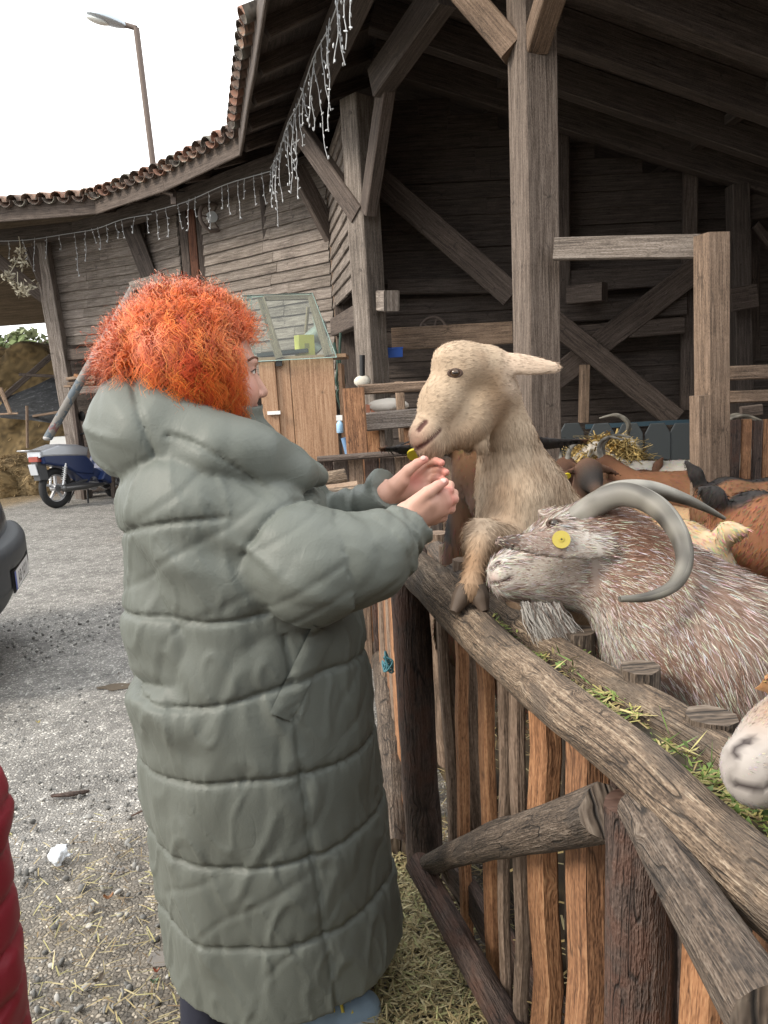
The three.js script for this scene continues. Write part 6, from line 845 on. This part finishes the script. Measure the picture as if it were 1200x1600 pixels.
{ // ----- speckled white goat reaching in at the right edge -----
  const org = V(.7, 0, -.8), g = thing('goat', 'white speckled goat muzzle reaching over the rail at the right edge', 'goat', 'goats in the pen', org), loc = q => q.translate(-org.x, 0, -org.z);
  const B = [[P(1178, 1195, .78), P(1235, 1165, .8), .034, .046], [P(1235, 1165, .8), P(1310, 1110, .84), .046, .06], [P(1310, 1110, .84), P(1380, 1080, .9), .06, .065], [P(1180, 1225, .78), P(1270, 1200, .82), .022, .04], [P(1380, 1090, .9), V(.8, .92, -.95), .07, .1], [V(.8, .92, -.95), V(1.1, .75, -1.05), .1, .16], [V(1.1, .75, -1.05), V(1.7, .75, -1.1), .17, .17], [V(1.1, .6, -.95), V(1.1, .2, -.95), .08, .03], [V(1.1, .6, -1.15), V(1.1, .2, -1.15), .08, .03], [V(1.65, .6, -.95), V(1.65, .2, -.95), .09, .03], [V(1.65, .6, -1.2), V(1.65, .2, -1.2), .09, .03]];
  const sl = (x, y, z, L, r) => { let d = 1e3; for (let i = 1; i < L.length; i++) d = Math.min(d, cap(x, y, z, L[i - 1], L[i], r, r)); return d; };
  const b0 = bones(B, .03), mouth = [[1146, 1226], [1162, 1232], [1180, 1233], [1200, 1228], [1215, 1220]].map(q => march(b0, q[0], q[1], .3)), nost = [[1147, 1178], [1151, 1167], [1160, 1159], [1170, 1156]].map(q => march(b0, q[0], q[1], .3)), fld = (x, y, z) => { let d = b0(x, y, z); if (x < .55) { d = smax(d, -sl(x, y, z, mouth, .0032), .004); d = smax(d, -sl(x, y, z, nost, .0042), .004); } d = smin(d, flatCap(x, y, z, P(1330, 1085, .83), P(1192, 1068, .8), .03, .016, V(0, .4, .9), .35), .015); return d; };
  const col = (x, y, z) => { const p = V(x, y, z), n = fbm3(x * 90, y * 90, z * 90, 2), e = Math.exp(-p.distanceToSquared(P(1185, 1066, .8)) / .0016); let c = mix3([.34, .31, .285], [.17, .15, .135], clamp(n * 1.8 - .05)); c = mix3(c, [.3, .15, .06], e); if (x < .55) c = mix3(c, [.04, .03, .028], sstep(.003, 0, Math.min(sl(x, y, z, mouth, .003), sl(x, y, z, nost, .004)))); return c; };
  const geo = meshField(fld, [.25, .15, -1.35], [1.95, 1.2, -.6], .0085, col); const nearFur = furGeo(geo, 22000, 15, { len: p => (p.x < .5 ? .0062 : .02) * (1 - .8 * sstep(.02, .006, Math.min(sl(p.x, p.y, p.z, mouth, .003), sl(p.x, p.y, p.z, nost, .004)))), dir: () => V(1, -.3, 0), width: .0009, lift: .26, droop: .16, spread: .26, dens: x => x > .7 ? .06 : x < .5 ? 9 : 1, col: (p, n, r) => { const k = col(p.x, p.y, p.z); return r() < .2 ? k.map(v => v * .55) : k.map(v => v * (.95 + .5 * r())); } });
  part('body', loc(geo), hideM, g); stuffPart('fur', loc(nearFur), furM, g);
}
// ----- the herd behind: built to the same plan, local +x forward -----
function herdGoat(label, at, yaw, S, colFn, { neckUp = .22, neckF = .2, headYaw = 0, pitch = -.5, horns = 0, furN = 9000, cell = .0135, tail = 1, fl = .018, ears = .3, tag = false, earLen = .2 } = {}) {
  const g = thing('goat', label, 'goat', 'goats in the pen', V(at.x, .2, at.z)); g.rotation.y = yaw; g.scale.setScalar(S);
  const nb = V(.34, .58, 0), ne = V(.34 + neckF, .58 + neckUp, .12 * headYaw), hx = V(Math.cos(pitch) * Math.cos(headYaw), Math.sin(pitch), Math.cos(pitch) * Math.sin(headYaw)), sd = V(-Math.sin(headYaw), 0, Math.cos(headYaw)), mz = ne.clone().addScaledVector(hx, .17), uph = sd.clone().cross(hx).multiplyScalar(-1); if (uph.y < 0) uph.negate();
  const L = [[V(.27, .55, 0), V(-.05, .52, 0), .15, .178], [V(-.05, .52, 0), V(-.32, .56, 0), .178, .145], [V(-.3, .6, .0), V(-.38, .56, 0), .12, .1], [nb, ne, .11, .072], [ne, ne.clone().addScaledVector(hx, .07), .066, .056], [ne.clone().addScaledVector(hx, .07), mz, .056, .033], [ne.clone().addScaledVector(hx, .04).addScaledVector(uph, -.035), mz.clone().addScaledVector(uph, -.015), .045, .024], [V(-.42, .64, 0), V(-.47, .69 + .05 * tail, 0), .04, .026], [V(-.47, .69 + .05 * tail, 0), V(-.52, .69 + .1 * tail, 0), .026, .012]];
  for (const s of [-1, 1]) L.push([V(.26, .48, s * .09), V(.28, .28, s * .09), .062, .034], [V(.28, .28, s * .09), V(.27, .06, s * .09), .03, .021], [V(.27, .06, s * .09), V(.285, .02, s * .09), .025, .028], [V(-.3, .52, s * .08), V(-.24, .36, s * .1), .1, .055], [V(-.24, .36, s * .1), V(-.37, .24, s * .1), .05, .03], [V(-.37, .24, s * .1), V(-.35, .05, s * .1), .028, .021], [V(-.35, .05, s * .1), V(-.335, .02, s * .1), .025, .028]);
  const b0 = bones(L, .04), es = [-1, 1].map(s => [ne.clone().addScaledVector(sd, s * .055).addScaledVector(uph, .03), ne.clone().addScaledVector(sd, s * earLen).addScaledVector(uph, .03 - ears * .2).addScaledVector(hx, .02)]);
  const fld = (x, y, z) => { let d = b0(x, y, z); for (const [a, b] of es) d = smin(d, flatCap(x, y, z, a, b, .032, .014, hx, .35), .015); return d; };
  const hl = [Math.min(-.58, mz.x - .2), 0 - .02, -.42], hh = [Math.max(.45, ne.x + .34), Math.max(.85, ne.y + .22), .42]; const cf = (x, y, z) => colFn(x, y, z, { head: Math.exp(-V(x, y, z).distanceToSquared(ne.clone().addScaledVector(hx, .09)) / .014), muzzle: Math.exp(-V(x, y, z).distanceToSquared(mz) / .004), ear: sstep(.07, .1, Math.abs(V(x, y, z).sub(ne).dot(sd))) * (V(x, y, z).distanceTo(ne) < .26 ? 1 : 0) }).map(v => v * (1 + .25 * fbm3(x * 12, y * 12, z * 12, 2)));
  const geo = meshField(fld, hl, hh, cell, cf); part('body', geo, hideM, g);
  if (furN) stuffPart('fur', furGeo(geo, furN, Math.round(Math.abs(at.x * 100)) + 3, { len: p => p.distanceTo(ne) < .2 ? fl * .6 : fl * 1.3, dir: (p) => V(-.7, -.75, 0), width: .0026, lift: .28, droop: .22, spread: .3, col: (p, n, r) => cf(p.x, p.y, p.z).map(v => v * (.5 + 1.05 * r())) }), furM, g);
  for (const s of [-1, 1]) { part('eye', new THREE.SphereGeometry(.011, 10, 8).translate(...ne.clone().addScaledVector(hx, .065).addScaledVector(sd, s * .05).addScaledVector(uph, .022).toArray()), M([.03, .02, .01], .1), g); if (horns) { const b = ne.clone().addScaledVector(uph, .055).addScaledVector(sd, s * .022).addScaledVector(hx, -.01); part('horn', hornGeo([b, b.clone().addScaledVector(uph, .09 * horns).addScaledVector(hx, -.05).addScaledVector(sd, s * .02), b.clone().addScaledVector(uph, .1 * horns).addScaledVector(hx, -.15 * horns).addScaledVector(sd, s * .05), b.clone().addScaledVector(uph, .02 * horns).addScaledVector(hx, -.24 * horns).addScaledVector(sd, s * .08)], .02, .005, 4 + s), hornM, g); } }
  if (tag) { const e = es[tag === 2 ? 1 : 0], m = part('ear_tag', new THREE.CylinderGeometry(.022, .022, .006, 16), M([.65, .52, .03], .5), g); m.position.copy(e[0]).lerp(e[1], .55).addScaledVector(hx, .02); m.quaternion.setFromUnitVectors(V(0, 1, 0), hx); }
  return g;
}
const Br = [.19, .085, .042], Bk = [.02, .017, .016], Tn = [.38, .25, .14], Wh = [.5, .46, .4];
const foot = (x, y, d) => P(x, y, d);
// chestnut goat with dark stripe along its back, rump towards the straw
const dors = (base, dark) => (x, y, z, m) => { let c = mix3(base, dark, sstep(.66, .70, y) * (x < .35 ? 1 : 0) * sstep(.06, .03, Math.abs(z))); c = mix3(c, dark, sstep(.4, .25, y) * .85); return mix3(c, dark, m.head * .8); };
herdGoat('brown goat with a black stripe down its back beside the sawn post', foot(1228, 760, 3.9), .12, 1.04, dors([.16, .075, .035], Bk), { furN: 14000, tail: 1.2, neckUp: .1, neckF: .25 });
herdGoat('glossy chestnut goat cut off by the right edge of the picture', foot(1296, 800, 2.95), .3, 1.16, dors([.2, .082, .038], Bk), { furN: 18000, cell: .011, neckUp: .1, neckF: .26, tail: .6 });
herdGoat('sandy goat with its pale rump turned to the camera behind the horns', P(1098, 840, 2.6).add(V(-.28, 0, -.31)), 2.3, 1.08, (x, y, z, m) => { let c = mix3(Tn, [.44, .33, .21], sstep(-.3, -.42, x)); c = mix3(c, [.45, .2, .16], Math.exp(-((x + .47) ** 2 + (y - .55) ** 2 + z * z) / .0016)); return c; }, { furN: 18000, cell: .011, tail: .2, fl: .016 });
herdGoat('black faced brown goat looking at the camera in front of the straw', foot(925, 760, 4.5), -2.0, .9, (x, y, z, m) => mix3(mix3([.13, .065, .035], Bk, clamp(m.head * 1.25)), [.1, .05, .03], m.ear), { headYaw: -.5, pitch: -.55, neckUp: .3, neckF: .16, furN: 9000, tag: 2 });
herdGoat('brown goat with short dark horns eating beside the straw pile', foot(1078, 760, 4.85), 2.9, .95, (x, y, z, m) => mix3(mix3(Br, Bk, sstep(.36, .2, y)), [.09, .045, .03], m.head * .6), { horns: .9, headYaw: .3, pitch: -.6, neckUp: .16, neckF: .2, furN: 7000, tag: 1 });
herdGoat('pale grey white goat standing behind the straw pile', foot(1052, 740, 5.25), 2.6, .98, () => [.42, .39, .34], { furN: 7000, pitch: -.4, neckUp: .18 });
herdGoat('dark chestnut goat with its head down at the left of the straw', foot(960, 770, 5.0), -2.6, .9, (x, y, z, m) => mix3([.12, .055, .03], Bk, m.head * .5), { furN: 6000, neckUp: .24, neckF: .18, headYaw: -.3, pitch: -.5, horns: .7 });
herdGoat('low sandy goat lying between the herd and the straw', foot(1035, 790, 4.3), 2.2, .78, () => Tn, { furN: 7000, neckUp: .05, neckF: .24, pitch: -.7 });
herdGoat('white goat with curved horn feeding at the left of the barrier', foot(872, 735, 6.1), -.4, .92, () => Wh, { horns: 1.1, furN: 4000, neckUp: .25, pitch: -.6 });
herdGoat('dark brown goat feeding at the barrier beneath the great post', foot(905, 745, 5.9), .6, .85, () => [.1, .05, .03], { furN: 4000, neckUp: .1, pitch: -.8 });
herdGoat('white goat with ridged horn seen through the right hand pickets', foot(1262, 730, 4.75), 3.0, .95, () => Wh, { horns: 1.2, furN: 5000, neckUp: .24, pitch: -.4 });
{ const q = P(716, 715, 2.13); // dark goat whose face shows under the pale goat's chin
  herdGoat('dark brown goat with black ears and a yellow tag behind the pale goat', V(q.x + .3, 0, q.z - .24), -2.5, 1.0, (x, y, z, m) => { let c = mix3([.085, .038, .022], [.16, .08, .035], clamp(.5 + fbm3(x * 8, y * 8, z * 8, 2))); c = mix3(c, Bk, m.ear); return mix3(c, [.11, .06, .04], m.muzzle); }, { neckUp: .52, neckF: .04, headYaw: -.83, pitch: -.75, furN: 16000, cell: .0105, ears: -.15, tag: 2, earLen: .27 }); }
{ // trodden bedding in the pen
  const pos = [], idx = [], cc = [], nx = 46, nz = 70; for (let j = 0; j <= nz; j++) for (let i = 0; i <= nx; i++) { const z = lerp(-.2, -8.6, j / nz), x0 = lerp(.62, -.02, clamp((-z - .2) / 3.4)), x = lerp(x0 + .04, 5, Math.pow(i / nx, 1.3)); pos.push(x, .19 + .035 * fbm3(x * 3, 1, z * 3, 3) - (i === 0 ? .2 : 0), z); const q = noise3(x * 25, 2, z * 25); const c = mix3([.028, .02, .014], [.12, .085, .045], clamp(.25 + .6 * q + .5 * fbm3(x * 2, 3, z * 2, 2))); cc.push(...c); if (i < nx && j < nz) { const a = j * (nx + 1) + i; idx.push(a, a + nx + 1, a + 1, a + 1, a + nx + 1, a + nx + 2); } } const f = geoFrom(pos, idx, null, cc), nrm = f.attributes.normal; if (nrm.getY(500) < 0) { const ix = f.index.array; for (let i = 0; i < ix.length; i += 3) { const t = ix[i]; ix[i] = ix[i + 1]; ix[i + 1] = t; } f.computeVertexNormals(); } structure('pen_floor', f, vcol(.95, { side: THREE.DoubleSide }), 'dark trodden dung and straw bedding in the pen');
}
// ---------- litter on the yard ----------
{
  const nearFence = (x, z) => Math.exp(-((x - .0 + .0 * z) ** 2) / .12);
  const dens = (x, z) => clamp(sstep(-2.7, -1.5, z) * (.35 + 1.1 * fbm3(x * 1.6, 3, z * 1.6, 3) + .35) + .9 * Math.exp(-((x - .02) ** 2) / .05) * sstep(-3.4, -2, z), 0, 1);
  const straw = strawBlades(9000, 5, r => { for (let k = 0; k < 40; k++) { const x = lerp(-1.9, .32, r()), z = lerp(-3.6, -.75, r()); if (r() < dens(x, z)) return [V(x, .012 + .012 * r(), z), .25]; } return [V(-.5, .012, -1.2), .25]; }, { len: .05, w: .0014, cols: [[.3, .24, .12], [.4, .34, .19], [.2, .145, .075], [.13, .09, .05], [.34, .31, .14]] });
  const o = stuffPart(numbered('straw_litter'), straw, strawM, scene); o.userData.label = 'thin straw and chaff scattered over the yard near the fence'; o.userData.category = 'straw';
  const hay = strawBlades(7000, 6, r => { const a = r(), z = lerp(-2.3, -1.05, a), c = lerp(.02, .26, a) - .1; return [V(c + (r() + r() - 1) * .2, .015 + .045 * r(), z + (r() - .5) * .1), .6]; }, { len: .035, w: .0017, cols: [[.38, .31, .16], [.46, .4, .23], [.27, .21, .1], [.34, .33, .15]] });
  const h2 = stuffPart(numbered('chopped_hay'), hay, strawM, scene); h2.userData.label = 'chopped hay heaped along the foot of the fence'; h2.userData.category = 'hay';
  const bed = strawBlades(5000, 7, r => { const z = lerp(-1, -7.2, r()), x = lerp(.3, 3.6, r()); return [V(x, .215 + .03 * r(), z), .4]; }, { len: .12, w: .003 }); const h3b = stuffPart(numbered('bedding_straw'), bed, strawM, scene); h3b.userData.label = 'loose straw trampled into the pen floor'; h3b.userData.category = 'straw';
  // pebbles
  const pg = new THREE.IcosahedronGeometry(1, 1), pm = new THREE.MeshStandardMaterial({ roughness: .8 }); const N = 6500, im = new THREE.InstancedMesh(pg, pm, N), r = rng(12), q = new THREE.Object3D(), c = new THREE.Color();
  for (let i = 0; i < N; i++) { const z = -.9 - 4.6 * Math.pow(r(), 1.5), x = lerp(-2.8, .12, r()), s = .0035 + .0075 * Math.pow(r(), 3); q.position.set(x, .001 + s * .3, z); q.rotation.set(r() * 6, r() * 6, r() * 6); q.scale.set(s * (1 + .6 * r()), s * .65, s); q.updateMatrix(); im.setMatrixAt(i, q.matrix); const t = .12 + .36 * r() * r(); c.setRGB(t * 1.02, t, t * .94); im.setColorAt(i, c); } im.name = numbered('pebbles'); im.userData = { kind: 'stuff', label: 'loose grey pebbles scattered over the gravel yard', category: 'pebbles' }; sh(im); scene.add(im);
  // puddles
  const pud = (x, y, rx, rz, seed, lab) => { const p = G(x, y), s = new THREE.Shape(); for (let i = 0; i < 28; i++) { const a = i / 28 * 6.283, k = 1 + .35 * noise3(Math.cos(a) * 1.6 + seed, Math.sin(a) * 1.6, seed); const X = Math.cos(a) * rx * k, Z = Math.sin(a) * rz * k; i ? s.lineTo(X, Z) : s.moveTo(X, Z); } const g = new THREE.ShapeGeometry(s).rotateX(-Math.PI / 2).translate(p.x, Math.exp(-((p.x + .3) ** 2 + (p.z + 4) ** 2) / 200) * (.018 * fbm3(p.x * .9, 1, p.z * .9, 3) + .006 * noise3(p.x * 5, 2, p.z * 5)) + .004, p.z); structure('puddle', g, M([.12, .1, .078], .06), lab); };
  pud(182, 1076, .09, .05, 3, 'small muddy puddle in the gravel left of the coat'); pud(188, 1358, .035, .022, 7, 'tiny puddle beside the crumpled tissue'); pud(250, 1500, .03, .03, 9, 'wet patch by the trodden straw');
  // tissue
  const tp = G(92, 1335, .03), tf = (x, y, z) => { const w = fbm3(x * 45, y * 45, z * 45, 3); return ell(x, y, z, V(0, 0, 0), .03, .024, .028) + .022 * w; }; const ti = single('crumpled_tissue', meshField(tf, [-.06, -.05, -.06], [.06, .05, .06], .0035), M([.72, .76, .8], .8), 'crumpled white tissue lying on the gravel', 'tissue'); ti.position.copy(tp);
  const stick = single('bark_stick', logGeo([[V(0, 0, 0), .006], [V(.07, .004, .01), .009], [V(.14, 0, -.005), .005]], 3, { ns: 8, per: .01, lump: .3 }), WM.bark[0], 'short dark stick lying on the gravel', 'stick'); stick.position.copy(G(80, 1243, .012)); stick.rotation.y = .12;
  const t2 = single('twig', logGeo([[V(0, 0, 0), .003], [V(.05, .004, .03), .004], [V(.09, 0, .05), .003]], 5, { ns: 6, per: .01, lump: .3 }), WM.bark[0], 'thin dark twig near the coat hem', 'twig'); t2.position.copy(G(205, 1275, .01)); t2.rotation.y = 1.2;
  const lf = (x, y, col, s, lab) => { const g = new THREE.PlaneGeometry(s, s * .55, 6, 4).rotateX(-Math.PI / 2), p = g.attributes.position; for (let i = 0; i < p.count; i++) { const u = p.getX(i) / s * 2, v = p.getZ(i) / (s * .275); p.setZ(i, p.getZ(i) * Math.sqrt(Math.max(.02, 1 - u * u))); p.setY(i, .012 * u * u + .006 * Math.abs(v) + .003 * noise3(u * 3, v * 3, s * 90)); } g.computeVertexNormals(); const m = single('fallen_leaf', g, M(col, .7, { side: THREE.DoubleSide }), lab, 'leaf', 'leaves on the yard'); m.position.copy(G(x, y, .016)); m.rotation.y = x; };
  lf(170, 1404, [.22, .1, .04], .03, 'curled brown leaf lying below the tissue'); lf(242, 1537, [.14, .2, .12], .022, 'grey green leaf beside the coat hem'); lf(155, 1533, [.06, .045, .03], .032, 'dark rotten leaf on the straw'); lf(245, 1520, [.35, .12, .07], .018, 'small reddish leaf by the green one'); lf(60, 1130, [.4, .33, .12], .02, 'yellow leaf on the open gravel'); lf(222, 1220, [.3, .2, .09], .022, 'tan leaf close to the coat hem');
}
renderer.render(scene, camera);
